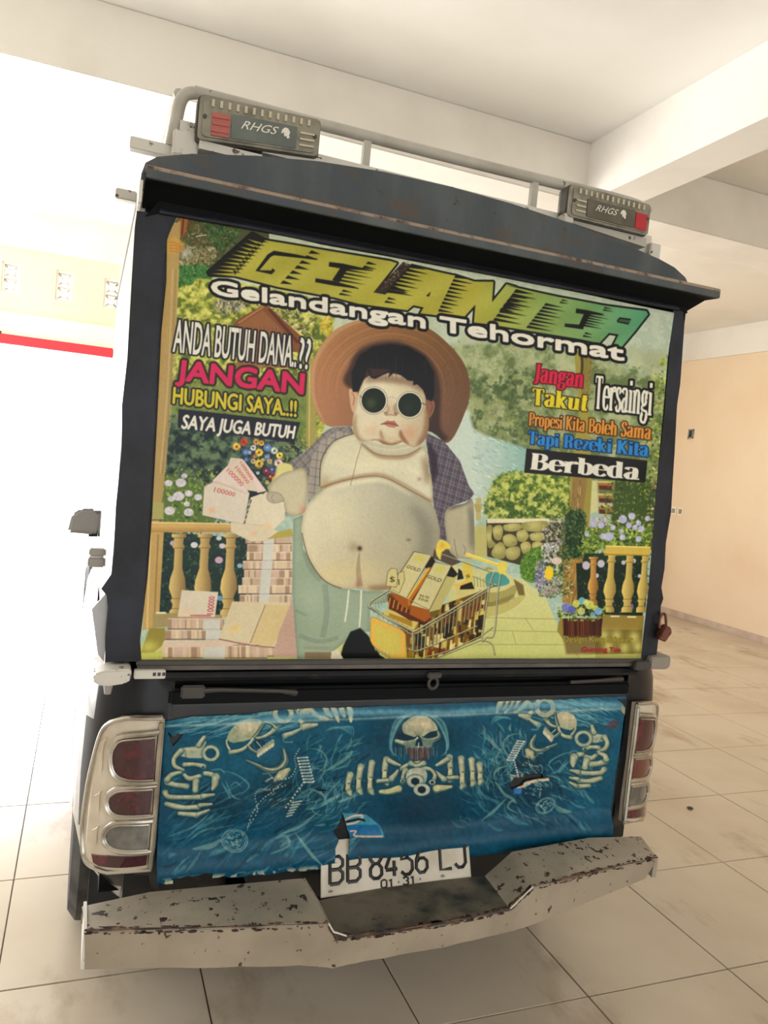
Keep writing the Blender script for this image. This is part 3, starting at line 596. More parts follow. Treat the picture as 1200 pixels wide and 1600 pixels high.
        c.fill(p, q); c.line(list(p)+[p[0]], .7, (190, 165, 150), .6, smooth=False)
    RD = (190, 85, 85)
    text(c, "100000", M((185, 590), (360, 632), (372, 598), (197, 550)), RD, off=0.); text(c, "100000", M((290, 415), (420, 548), (445, 520), (318, 388)), RD, off=0.); text(c, "100000", M((365, 390), (470, 525), (492, 508), (388, 368)), RD, off=0.); text(c, "100000", M((405, 345), (505, 495), (525, 478), (425, 330)), RD, off=0.)
    c.line(M((110, 560), (190, 510), (470, 610)), 1, (200, 120, 120), .5); c.blob(*M((170, 748))[0], 5, 4.5, (225, 175, 130), .9); c.blob(*M((640, 880))[0], 7, 6, (230, 195, 150), .7); c.blob(*M((525, 945))[0], 5, 3, (230, 180, 150), .8)
    c.line(M((510, 655), (480, 740), (450, 860)), 1, (175, 160, 140), .8)
    for k in range(5): a, b = M((505-k*13, 660+k*44), (494-k*13, 690+k*44)); c.line([a, b], 1.6, (70, 70, 60))
    c.line(M((598, 610), (625, 590)), 1.6, (60, 55, 50))
    # --- the figure: straw hat, plaid shirt, round dark glasses
    F = cvt(430, 480, 3.3333); B = cvt(430, 740, 3.2432)
    hat = F((262, 612), (200, 500), (186, 370), (215, 240), (310, 120), (460, 62), (640, 62), (790, 105), (900, 190), (985, 300), (1012, 430), (985, 550), (900, 705), (780, 640), (400, 620))
    def hatc(X, Y):
        t = np.clip((X-490)/240, 0, 1)[..., None]; v = np.clip((Y-500)/160, 0, 1)[..., None]
        return np.array([176, 128, 98])*(1-t)+np.array([112, 84, 66])*t+(1-v)*np.array([6, 6, -8])
    hm = c.full([hat], True); c.fill(hat, hatc, smooth=True)
    for k in range(16):
        s = .42+k*.036; cx, cy = F((600, 430))[0]; pts = [(cx+math.cos(g)*123*s*1.02, cy+math.sin(g)*112*s) for g in np.linspace(-3.3+R.uniform(-.2, .1), .15, 26)]
        c.line(pts, R.uniform(.5, 1.4), [(130, 88, 62), (200, 150, 115), (105, 72, 52)][k % 3], .5, clip=hm, taper=True)
    for k in range(50): x = R.uniform(690, 733); y = R.uniform(560, 660); c.line([(x, y), (x-4, y+R.uniform(4, 10))], .6, (90, 65, 45), .4, clip=hm)
    c.fill(F((200, 500), (186, 370), (215, 240), (310, 120), (460, 62), (640, 62), (470, 75), (330, 135), (235, 250), (205, 370), (215, 490), (262, 612)), (205, 172, 132), .45, smooth=True, soft=.8)
    c.fill(F((385, 420), (390, 300), (440, 220), (540, 180), (650, 180), (760, 230), (830, 310), (860, 430), (860, 620), (900, 690), (780, 680), (780, 500)), (60, 46, 42), .85, smooth=True, clip=hm, soft=2.5)
    SK = np.array([212, 209, 184]); 
    plaid = lambda seed, base, lo: None
    def shirt(poly, ang, base=(112, 104, 112)):
        m = c.full([poly], False); x0 = min(p[0] for p in poly); x1 = max(p[0] for p in poly); y0 = min(p[1] for p in poly); y1 = max(p[1] for p in poly)
        c.fill(poly, base); d = (x1-x0+y1-y0); cx, cy = (x0+x1)/2, (y0+y1)/2
        for k in range(int(d/4)):
            for g, col in ((ang, [(165, 160, 160), (70, 62, 78), (150, 150, 150)][k % 3]), (ang+1.45, [(155, 150, 155), (75, 66, 82), (185, 180, 175)][(k*2) % 3])):
                o = (k-d/8)*4.3; px, py = cx-math.sin(g)*o, cy+math.cos(g)*o
                c.line([(px-math.cos(g)*d, py-math.sin(g)*d), (px+math.cos(g)*d, py+math.sin(g)*d)], 1.3, col, .38, smooth=False, clip=m)
        for k in range(14): x_ = R.uniform(x0, x1); y_ = R.uniform(y0, y1); c.line([(x_, y_), (x_+R.uniform(-8, 8), y_+R.uniform(10, 26))], R.uniform(2, 6), [(52, 46, 56), (150, 146, 148)][k % 2], .3, clip=m, taper=True)
        return m
    shirt(F((395, 620), (300, 625), (250, 655), (160, 750), (80, 800), (95, 850), (150, 900), (240, 930), (240, 800), (410, 660)), .9, (135, 130, 125))
    m = shirt(F((780, 650), (880, 700), (960, 800), (1008, 930))+B((1008, 100), (985, 132), (880, 170), (868, 345), (830, 330), (800, 140), (785, 0))+F((800, 800)), .35, (94, 87, 98))
    c.fill(F((790, 690), (840, 760), (850, 860), (820, 933)), (40, 32, 45), .7, clip=m, soft=2)
    # arms
    def shade(poly, base, dk=(140, 128, 108), edge=3., a=.7, smooth=True):
        m = c.full([poly], smooth); c.fill(poly, base, smooth=smooth); inn = blur(m, edge*c.k)
        c.mix(np.clip((1-inn)*1.5, 0, 1)*m*a, dk); return m
    m = shade(B((862, 190), (960, 150), (1000, 135), (1008, 300), (1005, 420), (960, 430), (915, 425), (885, 390), (868, 330)), (182, 176, 148), edge=4); c.blob(729, 800, 5, 26, (205, 198, 170), .6, clip=m); c.soft(B((980, 160), (1000, 260), (996, 380)), 12, (128, 126, 110), .6, 4, m); c.soft(B((880, 180), (940, 150), (990, 140)), 8, (110, 100, 92), .6, 2.5, m); c.line(B((905, 330), (915, 395), (925, 420)), 1, (120, 105, 85), .8); c.line(B((950, 360), (962, 385), (955, 410)), 1, (120, 105, 85), .7)
    m = shade(F((90, 850), (150, 840))+B((165, 40), (160, 150), (150, 195), (105, 215), (60, 205), (45, 165), (42, 140), (0, 140), (-30, 110), (-30, 60))+F((30, 870)), (202, 195, 165), edge=4); c.blob(474, 797, 6, 8, (190, 140, 115), .7, clip=m)
    m = shade(M((640, 600), (700, 590), (760, 610), (785, 660), (760, 680), (690, 690), (640, 660)), (182, 178, 155), edge=2); c.line(M((690, 610), (680, 650), (700, 680)), 1, (130, 120, 100), .7)
    # trousers and dark shoe
    c.fill(B((-10, 930), (20, 800), (85, 640), (120, 930)), (195, 165, 150)); 
    pants = B((92, 230), (140, 210), (140, 380), (240, 530), (330, 575), (430, 595), (560, 595), (575, 650), (480, 665), (478, 800), (420, 800), (330, 870), (290, 900), (290, 938), (112, 938), (85, 600))
    m = shade(pants, (156, 172, 150), (118, 134, 118), 4, .7, False)
    for p, w in ((((150, 400), (180, 480), (230, 540)), 9), (((120, 820), (220, 850), (320, 830)), 7), (((100, 690), (160, 720)), 5), (((250, 560), (260, 700), (240, 830)), 9)): c.line(B(*p), w, (122, 138, 122), .45, clip=m)
    c.blob(*B((180, 640))[0], 18, 22, (172, 186, 164), .6, clip=m); c.line(B((140, 880), (285, 885)), 5, (150, 150, 130), .6); c.fill(B((150, 905), (290, 905), (290, 938), (150, 938)), (140, 120, 95), .9)
    c.fill(B((345, 870), (380, 800), (430, 782), (470, 820), (530, 920), (560, 938), (325, 938)), (24, 30, 34), smooth=False, soft=.5); c.fill(B((280, 938), (285, 900), (318, 890), (345, 938)), (215, 208, 185))
    for a, b in (((372, 588), (352, 750)), ((435, 590), (425, 778))): c.line(B(a, ((a[0]+b[0])/2+2, (a[1]+b[1])/2), b), 2.6, (222, 220, 200))
    # torso
    chest = F((410, 655), (330, 680), (270, 740), (232, 840), (230, 930))+B((235, 70), (330, 80), (560, 60), (700, 100), (792, 135), (790, 10))+F((800, 860), (795, 760), (740, 700), (600, 640))
    m = shade(chest, SK+[2, 2, 0], (150, 138, 108), 4, .75)
    c.blob(570, 715, 36, 16, (218, 212, 178), .7, clip=m); c.blob(655, 748, 3.5, 3, (140, 100, 90), .7, clip=m)
    c.fill(F((430, 690), (600, 720), (770, 700), (745, 750), (680, 772), (600, 778), (520, 765), (460, 730)), SK-[14, 14, 14], smooth=True, clip=None); c.soft(F((448, 712), (520, 768), (600, 784), (690, 776), (768, 730)), 6, (158, 126, 94), .55, 2); c.line(F((455, 715), (520, 762), (600, 775), (690, 768), (760, 730)), 1., (120, 88, 62), .8)
    c.soft(F((300, 800), (450, 830), (600, 820), (700, 850), (780, 900)), 14, (228, 222, 192), .35, 5, m); c.soft(F((270, 880), (260, 930), (400, 905)), 10, (176, 154, 116), .45, 4, m); c.soft(F((770, 780), (790, 850), (790, 920)), 12, (150, 128, 100), .5, 4, m); c.line(F((480, 720), (600, 745), (720, 722)), 3, (222, 214, 182), .5)
    belly = B((168, 160), (250, 80), (340, 35), (460, 12), (560, 20), (690, 85), (790, 150), (825, 240), (832, 330), (790, 450), (700, 540), (620, 575), (540, 592), (470, 592), (425, 580), (340, 580), (240, 535), (170, 430), (135, 320), (138, 240))
    bm = c.full([belly], True)
    def bellyc(X, Y):
        t = np.clip((X-480)/205, 0, 1)[..., None]; v = np.clip((Y-745)/175, 0, 1)[..., None]
        return np.array([218, 215, 190])*(1-t)+np.array([166, 166, 148])*t+v*np.array([2, -5, -14])
    c.fill(belly, bellyc, smooth=True); inn = blur(bm, 9); c.mix(np.clip((1-inn)*1.2, 0, 1)*bm*.5, (150, 132, 98))
    c.blob(*B((300, 220))[0], 34, 40, (224, 217, 182), .55, clip=bm); c.blob(*B((320, 500))[0], 30, 16, (214, 198, 140), .5, clip=bm); c.blob(*B((480, 500))[0], 26, 20, (216, 202, 150), .4, clip=bm)
    c.blob(*B((426, 378))[0], 3.6, 3.8, (60, 38, 28), .95); c.blob(*B((395, 370))[0], 7, 8, (150, 130, 100), .5, clip=bm)
    c.line(B((425, 400), (420, 480), (428, 570)), [2, 7, 9], (150, 128, 98), .55, clip=bm); c.blob(*B((420, 560))[0], 6, 8, (160, 115, 90), .5, clip=bm)
    c.soft(B((180, 130), (240, 74), (340, 34), (470, 8), (560, 14), (690, 78), (810, 150)), 6, (160, 130, 94), .45, 2.); c.soft(B((235, 90), (340, 58), (470, 34), (560, 40), (690, 110)), 6, (232, 226, 198), .5, 2.5, bm); c.line(B((228, 72), (330, 40), (460, 14), (560, 22), (690, 88), (795, 145)), 1., (116, 84, 58), .8)
    c.soft(B((690, 160), (760, 260), (770, 360), (720, 470), (640, 540)), 26, (140, 138, 122), .5, 7, bm); c.soft(B((470, 575), (540, 580), (620, 560)), 10, (150, 120, 88), .5, 3, bm); c.line(B((135, 300), (170, 430), (245, 538), (335, 582)), 1.6, (105, 88, 66), .8)
    c.line(F((452, 705), (425, 790), (390, 930)), .9, (120, 105, 85), .8, smooth=False); c.blob(*B((675, 335))[0], 4, 2, (110, 80, 65), .6)
    for k in range(14): c.blob(R.uniform(520, 680), R.uniform(710, 860), .9, .7, (150, 120, 95), .6)
    # shirt edge strips over the torso
    st = F((330, 640), (410, 655), (300, 700), (240, 800), (232, 933))+B((232, 60), (165, 160), (165, 0))+F((175, 900), (190, 780), (240, 700))
    shirt(st, .2, (165, 158, 145)); c.line(F((410, 657), (300, 702), (240, 800), (232, 930)), 1.4, (80, 66, 60), .8)
    # head
    c.fill(F((385, 430), (400, 428), (430, 450), (430, 560), (400, 540), (388, 480)), (205, 170, 140), smooth=True); c.line(F((398, 445), (412, 470), (405, 510)), 1.2, (140, 95, 75), .8)
    c.fill(F((785, 485), (810, 478), (830, 500), (822, 550), (795, 575)), (140, 100, 80), smooth=True); c.line(F((805, 495), (818, 515), (808, 550)), 1.2, (90, 60, 50), .8)
    face = F((440, 430), (412, 540), (402, 600), (415, 670), (450, 700), (520, 695), (560, 712), (610, 718), (660, 702), (700, 725), (740, 725), (785, 680), (800, 600), (785, 520), (775, 440), (700, 370), (560, 340), (470, 370))
    fm = c.full([face], True); c.fill(face, lambda X, Y: np.array([220, 212, 184])-np.clip((X-600)/70, 0, 1)[..., None]*np.array([30, 34, 36]), smooth=True)
    c.mix(np.clip((1-blur(fm, 7))*1.4, 0, 1)*fm*.6, (158, 128, 96))
    c.blob(*F((700, 655))[0], 13, 12, (208, 142, 112), .5, clip=fm); c.blob(*F((500, 640))[0], 12, 10, (218, 178, 146), .5, clip=fm); c.blob(*F((600, 680))[0], 15, 8, (205, 192, 158), .9, clip=fm)
    c.line(F((500, 692), (540, 692), (570, 712), (620, 716), (660, 700)), .9, (130, 96, 70), .7); c.line(F((650, 650), (662, 680), (700, 716)), .8, (145, 95, 70), .5)
    c.blob(*F((600, 515))[0], 5, 12, (196, 180, 152), .5, clip=fm); c.blob(*F((600, 545))[0], 9, 5.5, (206, 184, 156), .95, clip=fm); c.line(F((566, 545), (575, 562), (600, 560), (628, 564), (640, 548)), 1.3, (140, 104, 82), .8); c.blob(*F((578, 550))[0], 2, 1.6, (95, 60, 45), .9); c.blob(*F((625, 553))[0], 2, 1.6, (80, 50, 42), .9)
    c.fill(F((550, 608), (585, 590), (600, 594), (620, 592), (642, 618), (610, 610), (590, 608)), (172, 112, 96), smooth=False); c.fill(F((565, 610), (600, 608), (635, 618), (620, 628), (590, 624)), (190, 130, 110)); c.line(F((548, 610), (600, 607), (643, 620)), .9, (95, 50, 42))
    c.soft(F((790, 520), (800, 600), (785, 670), (740, 720)), 14, (150, 116, 90), .6, 3, fm); c.soft(F((420, 560), (412, 620), (430, 680), (470, 705)), 8, (168, 140, 108), .5, 2.5, fm)
    c.soft(F((470, 385), (560, 372), (700, 392), (770, 440)), 12, (150, 128, 104), .6, 3, fm); c.soft(F((575, 500), (590, 530), (575, 555)), 4, (170, 142, 114), .5, 1.5, fm); c.soft(F((630, 500), (622, 530), (636, 556)), 5, (150, 122, 96), .5, 1.5, fm)
    c.soft(F((540, 690), (600, 722), (665, 700)), 7, (150, 112, 82), .7, 2, fm); c.soft(F((548, 640), (552, 668), (566, 690)), 5, (170, 140, 110), .6, 1.8, fm); c.soft(F((652, 640), (658, 672), (690, 712)), 6, (158, 112, 84), .7, 1.8, fm); c.blob(*F((600, 660))[0], 9, 6, (224, 214, 186), .5, clip=fm); c.blob(*F((480, 600))[0], 7, 8, (230, 222, 196), .5, clip=fm)
    hair = F((405, 440), (398, 340), (440, 250), (510, 205), (600, 193), (690, 205), (780, 260), (825, 340), (828, 450), (815, 490), (790, 480), (770, 430), (740, 400), (718, 405), (722, 385), (690, 380), (650, 350), (620, 335), (590, 365), (600, 335), (560, 352), (520, 372), (500, 368), (478, 320), (470, 350), (450, 400), (430, 440))
    c.fill(hair, (34, 30, 36), soft=1.4); c.fill(hair, (28, 27, 34)); c.fill(F((478, 320), (495, 330), (500, 360), (520, 362), (560, 345), (600, 330), (580, 322)), (78, 52, 44), .9)
    for k in range(40): x = R.uniform(440, 800); c.line(F((x, R.uniform(230, 300)), (x+(x-600)*.06, R.uniform(320, 380))), .7, (52, 48, 56), .5, clip=c.full([hair]) if k == 0 else hm)
    for x, y, r in ((512, 485, 64), (700, 508, 62)):
        q = F((x, y))[0]; c.blob(q[0], q[1], r/3.33+2.6, r/3.33+2.8, (120, 112, 96), .85, hard=2); c.blob(q[0], q[1], r/3.33+1.7, r/3.33+1.9, (226, 222, 204), 1, hard=2); c.blob(q[0], q[1], r/3.33-.4, r/3.33, (34, 44, 34), 1, hard=2)
    c.blob(*F((497, 500))[0], 9, 9, (84, 98, 62), .7); c.blob(*F((690, 520))[0], 9, 9, (46, 58, 48), .7)
    c.line(F((576, 478), (608, 468), (640, 482)), 1.6, (190, 185, 170)); c.line(F((440, 460), (450, 470)), 1.5, (120, 115, 100)); c.line(F((762, 500), (785, 508)), 1.2, (70, 65, 60))
    # --- trolley with gold bars
    K = cvt(560, 820, 5)
    c.fill(K((230, 530), (560, 660), (1000, 500), (1010, 560), (960, 880), (600, 1040), (380, 1040), (370, 860), (240, 700)), (115, 85, 30))
    gm = c.full([K((230, 530), (560, 660), (1000, 500), (1010, 560), (960, 880), (600, 1040), (380, 1040), (370, 860), (240, 700))])
    for i in range(170):
        x, y = R.uniform(380, 1000), R.uniform(560, 1040); w = R.uniform(10, 45); h = R.uniform(30, 120); q = [(210, 195, 105), (160, 125, 40), (60, 40, 20), (120, 60, 25), (228, 218, 150), (35, 28, 18)][i % 6]
        c.fill(K((x, y), (x+w, y-w*.3), (x+w*.8, y+h), (x-w*.2, y+h*.9)), q, .85, clip=gm)
    c.fill(K((590, 200), (630, 130), (680, 150), (720, 220), (800, 290), (730, 320), (580, 260)), (70, 50, 40), .8); 
    c.fill(K((170, 690), (240, 660), (440, 740), (480, 745), (430, 830), (180, 720)), (205, 190, 110)); c.fill(K((240, 690), (420, 750), (420, 800), (240, 720)), (170, 135, 50))
    c.fill(K((225, 540), (400, 660), (560, 730), (520, 770), (400, 745), (240, 650)), (95, 50, 25))
    for k in range(9): c.line(K((250+k*34, 570+k*16), (235+k*34, 640+k*12)), 2.4, (215, 150, 70), .8)
    def bar(front, side, lbl1, lbl2):
        c.fill(front, (206, 198, 148)); c.line(list(front)+[front[0]], 1., (60, 50, 25), .9, smooth=False); c.fill(side, (165, 95, 30))
        text(c, "GOLD", lbl1, (60, 62, 40), off=0.); 
        if lbl2: text(c, "99.99", lbl2[0], (80, 80, 50), off=0.); text(c, "FINE", lbl2[1], (80, 80, 50), off=0.)
    c.fill(K((575, 245), (610, 300), (545, 350), (520, 330)), (40, 32, 22)); c.fill(K((545, 330), (600, 340), (440, 600), (395, 640), (380, 575)), (190, 120, 35)); c.line(K((550, 340), (385, 580)), 2.5, (225, 190, 90)); c.line(K((585, 350), (410, 610)), 3, (120, 45, 20), .9)
    bar(K((435, 208), (572, 240), (378, 575), (240, 510)), K((378, 575), (385, 580), (395, 660), (345, 640), (240, 520)), K((372, 335), (478, 368), (492, 345), (388, 312)), None)
    c.blob(*K((478, 262))[0], 7, 5, (205, 200, 90), .9)
    c.fill(K((725, 320), (775, 385), (750, 440), (640, 660), (560, 680), (555, 665)), (190, 182, 120)); c.fill(K((725, 322), (775, 385), (745, 410), (690, 400)), (30, 28, 20)); c.fill(K((560, 680), (640, 660), (600, 730), (560, 720)), (110, 95, 45))
    bar(K((595, 290), (725, 320), (555, 668), (410, 628)), K((410, 628), (555, 668), (565, 720), (520, 760), (400, 700)), K((533, 412), (640, 450), (655, 424), (548, 390)), (K((475, 562), (550, 580), (556, 562), (482, 543)), K((470, 588), (545, 606), (550, 588), (476, 568))))
    c.blob(*K((630, 345))[0], 7, 4.5, (205, 200, 90), .9)
    c.fill(K((890, 425), (920, 515), (770, 580), (760, 480)), (205, 195, 125)); c.fill(K((800, 460), (880, 440), (905, 500), (790, 505)), (38, 34, 22)); c.fill(K((740, 470), (890, 420), (895, 440), (760, 490)), (225, 185, 90))
    c.fill(K((780, 340), (805, 360), (820, 420), (770, 430)), (35, 30, 22))
    for p, t in ((K((255, 340), (300, 345), (318, 480), (285, 487), (215, 478), (228, 370)), (250, 430)), (K((310, 380), (355, 360), (362, 430), (320, 535), (250, 500), (300, 485)), (315, 450))):
        c.fill(p, (205, 196, 140)); c.line(list(p)+[p[0]], .8, (85, 75, 40), .9, smooth=False)
    text(c, "S", K((246, 446), (285, 446), (285, 408), (246, 408)), (50, 50, 35), off=.03); c.line(K((262, 400), (262, 452)), .8, (50, 50, 35)); c.line(K((315, 425), (318, 470)), 1.4, (50, 50, 35))
    c.fill(K((805, 290), (870, 290), (890, 330), (890, 440), (850, 450), (820, 400)), (215, 195, 90)); text(c, "S", K((840, 420), (870, 405), (866, 380), (836, 395)), (60, 50, 25), off=.03)
    # wires
    WB, WL = (75, 78, 62), (215, 212, 175)
    def wire(pts, w=2.2, sm=True): c.line(pts, w, WB, .95, smooth=sm); c.line([(a-.3, b-.5) for a, b in pts], w*.5, WL, .95, smooth=sm)
    for i in range(19):
        t = i/18.; x0 = 440+t*560; y0 = 830-t*330; wire(K((x0, y0), (x0-12-10*t, y0+(205-45*t))), 1.6, False)
    for i in range(9): x = 115+i*38; wire(K((x, 640+i*22), (x+4, 690+i*24)), 1.2, False)
    for i in range(6): x = 130+i*20; wire(K((x, 620-i*18), (x+10, 670-i*20)), 1., False)
    wire(K((385, 965), (430, 985), (520, 965), (930, 790)), 2.4); wire(K((520, 1035), (700, 985), (960, 870)), 2.2); wire(K((600, 1045), (960, 900)), 1.8)
    wire(K((240, 510), (110, 590), (85, 625), (110, 660), (400, 820), (440, 828), (500, 800), (1000, 500), (1080, 470)), 3.4); wire(K((90, 645), (395, 845), (440, 850), (520, 815), (1000, 520)), 2.)
    wire(K((425, 840), (425, 985)), 2.6, False); wire(K((240, 510), (550, 660)), 1.2, False)
    wire(K((1060, 375), (1030, 450), (1010, 560), (965, 890), (1000, 880), (1060, 850), (1085, 560), (1110, 385)), 2.6); wire(K((1050, 800), (970, 860)), 2); wire(K((970, 900), (1040, 930), (1065, 1020)), 2.4)
    for i in range(7): wire(K((900+i*24, 400+i*5), (905+i*24, 480+i*2)), .9, False)
    wire(K((650, 230), (1040, 370)), 1.8, False); wire(K((890, 400), (1060, 470)), 1.2, False)
    for p in (K((840, 215), (1095, 300), (1085, 325), (830, 245)), K((1095, 300), (1130, 282), (1165, 300), (1150, 385), (1100, 385), (1080, 330)), K((600, 190), (620, 130), (655, 115), (690, 135), (720, 165), (715, 190), (680, 190), (650, 215), (640, 280), (610, 240))): c.fill(p, (225, 208, 95), smooth=False, soft=.4)
    c.blob(*K((650, 160))[0], 5, 5, (215, 165, 50), .8); c.line(K((845, 222), (1090, 305)), 1.4, (240, 230, 150))
    sg = K((95, 730), (120, 720), (350, 830), (370, 860), (370, 1040), (230, 1040), (110, 940), (90, 900)); c.fill(sg, (222, 182, 88)); c.fill(K((125, 765), (325, 860), (330, 1010), (230, 1010), (130, 920)), (206, 192, 98)); c.line(list(sg)+[sg[0]], 1, (170, 130, 55), .8, smooth=False)
    for k in range(5): x = 125+k*26; wire(K((x, 955+k*14), (x+14, 985+k*14)), 2.2, False)
    # --- lettering
    N = cvt(560, 380, 4.8); E = cvt(780, 420, 4.2857)
    word = Q((415, 102))+Q((1200, 232))+N((290, 150), (112, 370), (200, 385), (400, 168), (560, 205), (715, 240), (725, 240), (870, 288), (1010, 290), (1000, 443), (1108, 308), (1190, 330))+E((40, 112), (120, 128), (400, 190), (700, 245), (985, 282), (998, 305), (905, 425), (820, 525), (762, 515), (800, 440), (735, 430), (668, 500), (555, 475), (150, 408))+N((970, 608), (865, 596), (876, 462), (772, 578), (580, 540), (462, 526), (490, 482), (412, 466), (366, 504), (0, 456))+Q((850, 460), (495, 395), (222, 325))
    wing = Q((335, 58), (415, 102), (222, 325), (70, 318), (60, 300))
    m = c.full([word, wing]); c.mix(dilate(m, 3.0*c.k)*1., (32, 34, 32))
    c.fill(wing, (35, 36, 34))
    def wc(X, Y):
        t = np.clip((X-740)/260, 0, 1)[..., None]; return (np.array([174, 170, 76])*(1-t)+np.array([98, 158, 122])*t)+np.sin(X*.05+Y*.11)[..., None]*5
    wm = c.full([word]); c.mix(m*0, (0, 0, 0)); yy, xx = np.mgrid[0:c.h, 0:c.w]; c.a = c.a*(1-wm[..., None])+(wc(xx/c.k+c.x0, yy/c.k+c.y0)/255.).astype(np.float32)*wm[..., None]
    def spikes(a, b, n, L0, L1, col=(34, 34, 30), fat=.8, dy=.17):
        a, b = np.array(a, float), np.array(b, float); st = (b-a)/n
        for i in range(n):
            p = a+st*i; L = L0+(L1-L0)*i/n; L *= (1 if i % 2 else .8)
            c.fill([p, p+st*fat*.8, p+st*fat*.5+[L*1.12, L*1.12*dy]], col)
    Y2 = (172, 168, 66)
    q = Q((318, 72), (66, 312)); a0, b0 = np.array(q[0]), np.array(q[1])
    for i in range(10):
        p = a0+(b0-a0)*(i+.9)/10; e = np.array(Q((408, 112))[0])+(np.array(Q((222, 322))[0])-np.array(Q((408, 112))[0]))*(i+.95)/10
        c.fill([e+[1, -3.4], e+[1, 1.6], p+[2, 0]], Y2); e2 = e+(np.array(Q((222, 322))[0])-np.array(Q((408, 112))[0]))*-.04
        c.fill([e2+[-4, -6.5], e2+[-2, -2.5], e2+[9, -1.6]], (36, 36, 30))
    spikes(Q((705, 165))[0], Q((500, 385))[0], 7, 19, 20); spikes(Q((1060, 235))[0], Q((1015, 285))[0], 2, 18, 20); spikes(Q((900, 275))[0], Q((845, 385))[0], 5, 48, 36); spikes(Q((905, 410))[0], Q((870, 450))[0], 2, 18, 18)
    c.line(Q((740, 222), (600, 200), (470, 183), (440, 200), (368, 292), (455, 304), (470, 285)), [2, 5, 7, 6, 6, 6, 6], (34, 34, 30), smooth=False)
    c.line(Q((815, 252), (900, 264), (1090, 292)), [7, 8, 1], (34, 34, 30), smooth=False); c.line(Q((730, 352), (850, 372), (1000, 404)), [6, 7, 1], (34, 34, 30), smooth=False); c.fill(Q((895, 262), (930, 285), (880, 365), (835, 352)), (34, 34, 30))
    c.fill(N((112, 372), (190, 280), (330, 350), (370, 376)), (60, 55, 48)); spikes(N((400, 165))[0], N((195, 375))[0], 8, 30, 40, fat=.95); spikes(N((225, 405))[0], N((185, 455))[0], 2, 16, 16)
    c.fill(N((335, 140), (400, 165), (200, 370), (112, 370)), (58, 52, 46)); c.leaves(60, N((335, 150), (380, 165), (200, 340), (170, 330)), (1, 2.4), [(150, 125, 105), (110, 95, 80)], .8)
    c.fill(N((545, 362), (532, 398), (508, 396)), (30, 30, 28))
    spikes(N((728, 240))[0], N((595, 520))[0], 10, 30, 21, fat=.85); spikes(N((1180, 345))[0], N((1000, 590))[0], 8, 34, 42, fat=.9)
    spikes(E((110, 140))[0], E((-10, 290))[0], 5, 24, 26, fat=.85); spikes(E((420, 205))[0], E((395, 235))[0], 2, 12, 14); spikes(E((310, 230))[0], E((175, 400))[0], 8, 32, 38, fat=.95)
    spikes(E((705, 255))[0], E((690, 285))[0], 2, 16, 16); spikes(E((600, 290))[0], E((560, 390))[0], 6, 32, 26, fat=.9); spikes(E((575, 425))[0], E((550, 462))[0], 2, 14, 14)
    c.line(E((510, 282), (580, 292), (700, 305)), [7, 7, 1], (34, 34, 30), smooth=False); c.line(E((435, 378), (560, 392)), [5, 7], (34, 34, 30), smooth=False); c.fill(E((570, 290), (610, 298), (560, 395), (525, 388)), (34, 34, 30))
    c.line(E((792, 352), (808, 330), (882, 340), (866, 368), (792, 352)), 2.6, (30, 34, 32), smooth=False); c.fill(E((808, 336), (876, 344), (862, 362), (798, 352)), (70, 95, 75))
    WH = (224, 222, 208)
    text(c, "Gelandangan Tehormat", [(331, 458.5), (974.5, 563), (974.5, 540), (331, 437)], WH, 2.6, (30, 30, 34), off=.045, bold=1.9)
    t3 = cvt(200, 440, 2.857); t4 = cvt(700, 460, 2.857)
    text(c, "ANDA BUTUH DANA..", t3((200, 313), (748, 381), (760, 244), (212, 166)), WH, 2., (42, 44, 50), off=.0, bold=.9); text(c, "??", t3((764, 386), (806, 391), (820, 254), (770, 247)), WH, 2., (42, 44, 50), off=.0, bold=.7)
    text(c, "JANGAN", t3((215, 436), (780, 500), (787, 412), (225, 350)), (206, 48, 98), 1.6, (60, 50, 40), off=.06, bold=1.9)
    text(c, "HUBUNGI SAYA..!!", t3((200, 543), (750, 603), (752, 532), (205, 470)), (206, 192, 62), 1.6, (45, 45, 40), off=.04, bold=1.)
    c.fill(t3((225, 568), (769, 628), (742, 720), (222, 652)), (40, 42, 56)); text(c, "SAYA JUGA BUTUH", t3((238, 655), (738, 700), (748, 645), (250, 594)), WH, 0, off=.04, bold=1.)
    text(c, "Jangan", t4((383, 388), (600, 416), (608, 338), (392, 310)), (205, 40, 78), 1.8, (90, 25, 30), kind='serif')
    text(c, "Takut", t4((374, 492), (622, 521), (632, 446), (378, 418)), (216, 200, 50), 1.8, (60, 55, 25), kind='serif')
    text(c, "Tersaingi", t4((652, 508), (905, 540), (915, 392), (660, 362)), WH, 3.4, (28, 26, 24), kind='serif')
    text(c, "Propesi Kita Boleh Sama", t4((360, 584), (903, 648), (908, 582), (364, 526)), (212, 148, 62), 1.6, (70, 40, 20), kind='serif')
    text(c, "Tapi Rezeki Kita", t4((356, 666), (893, 724), (897, 664), (360, 610)), (50, 135, 200), 1.6, (25, 45, 90), kind='serif')
    c.fill(t4((350, 688), (888, 742), (879, 840), (340, 796)), (26, 24, 22)); text(c, "Berbeda", t4((366, 780), (853, 828), (858, 756), (374, 708)), WH, 0, kind='serif')
    d = cvt(860, 920, 6)
    text(c, "Design King Sticker", d((120, 498), (770, 502), (772, 442), (122, 440)), (196, 178, 62), .8, (90, 85, 40), off=0., a=.95); text(c, "Gunung Tua", d((290, 590), (655, 588), (655, 548), (292, 546)), (190, 45, 58), .6, (120, 40, 40), off=.01)
    c.fill([(930, 1022), (1005, 1021), (1005, 1032), (880, 1032)], (205, 208, 125), .7); c.fill([(215, 1022), (254, 1020), (254, 1032), (215, 1033)], (200, 202, 115), .8)
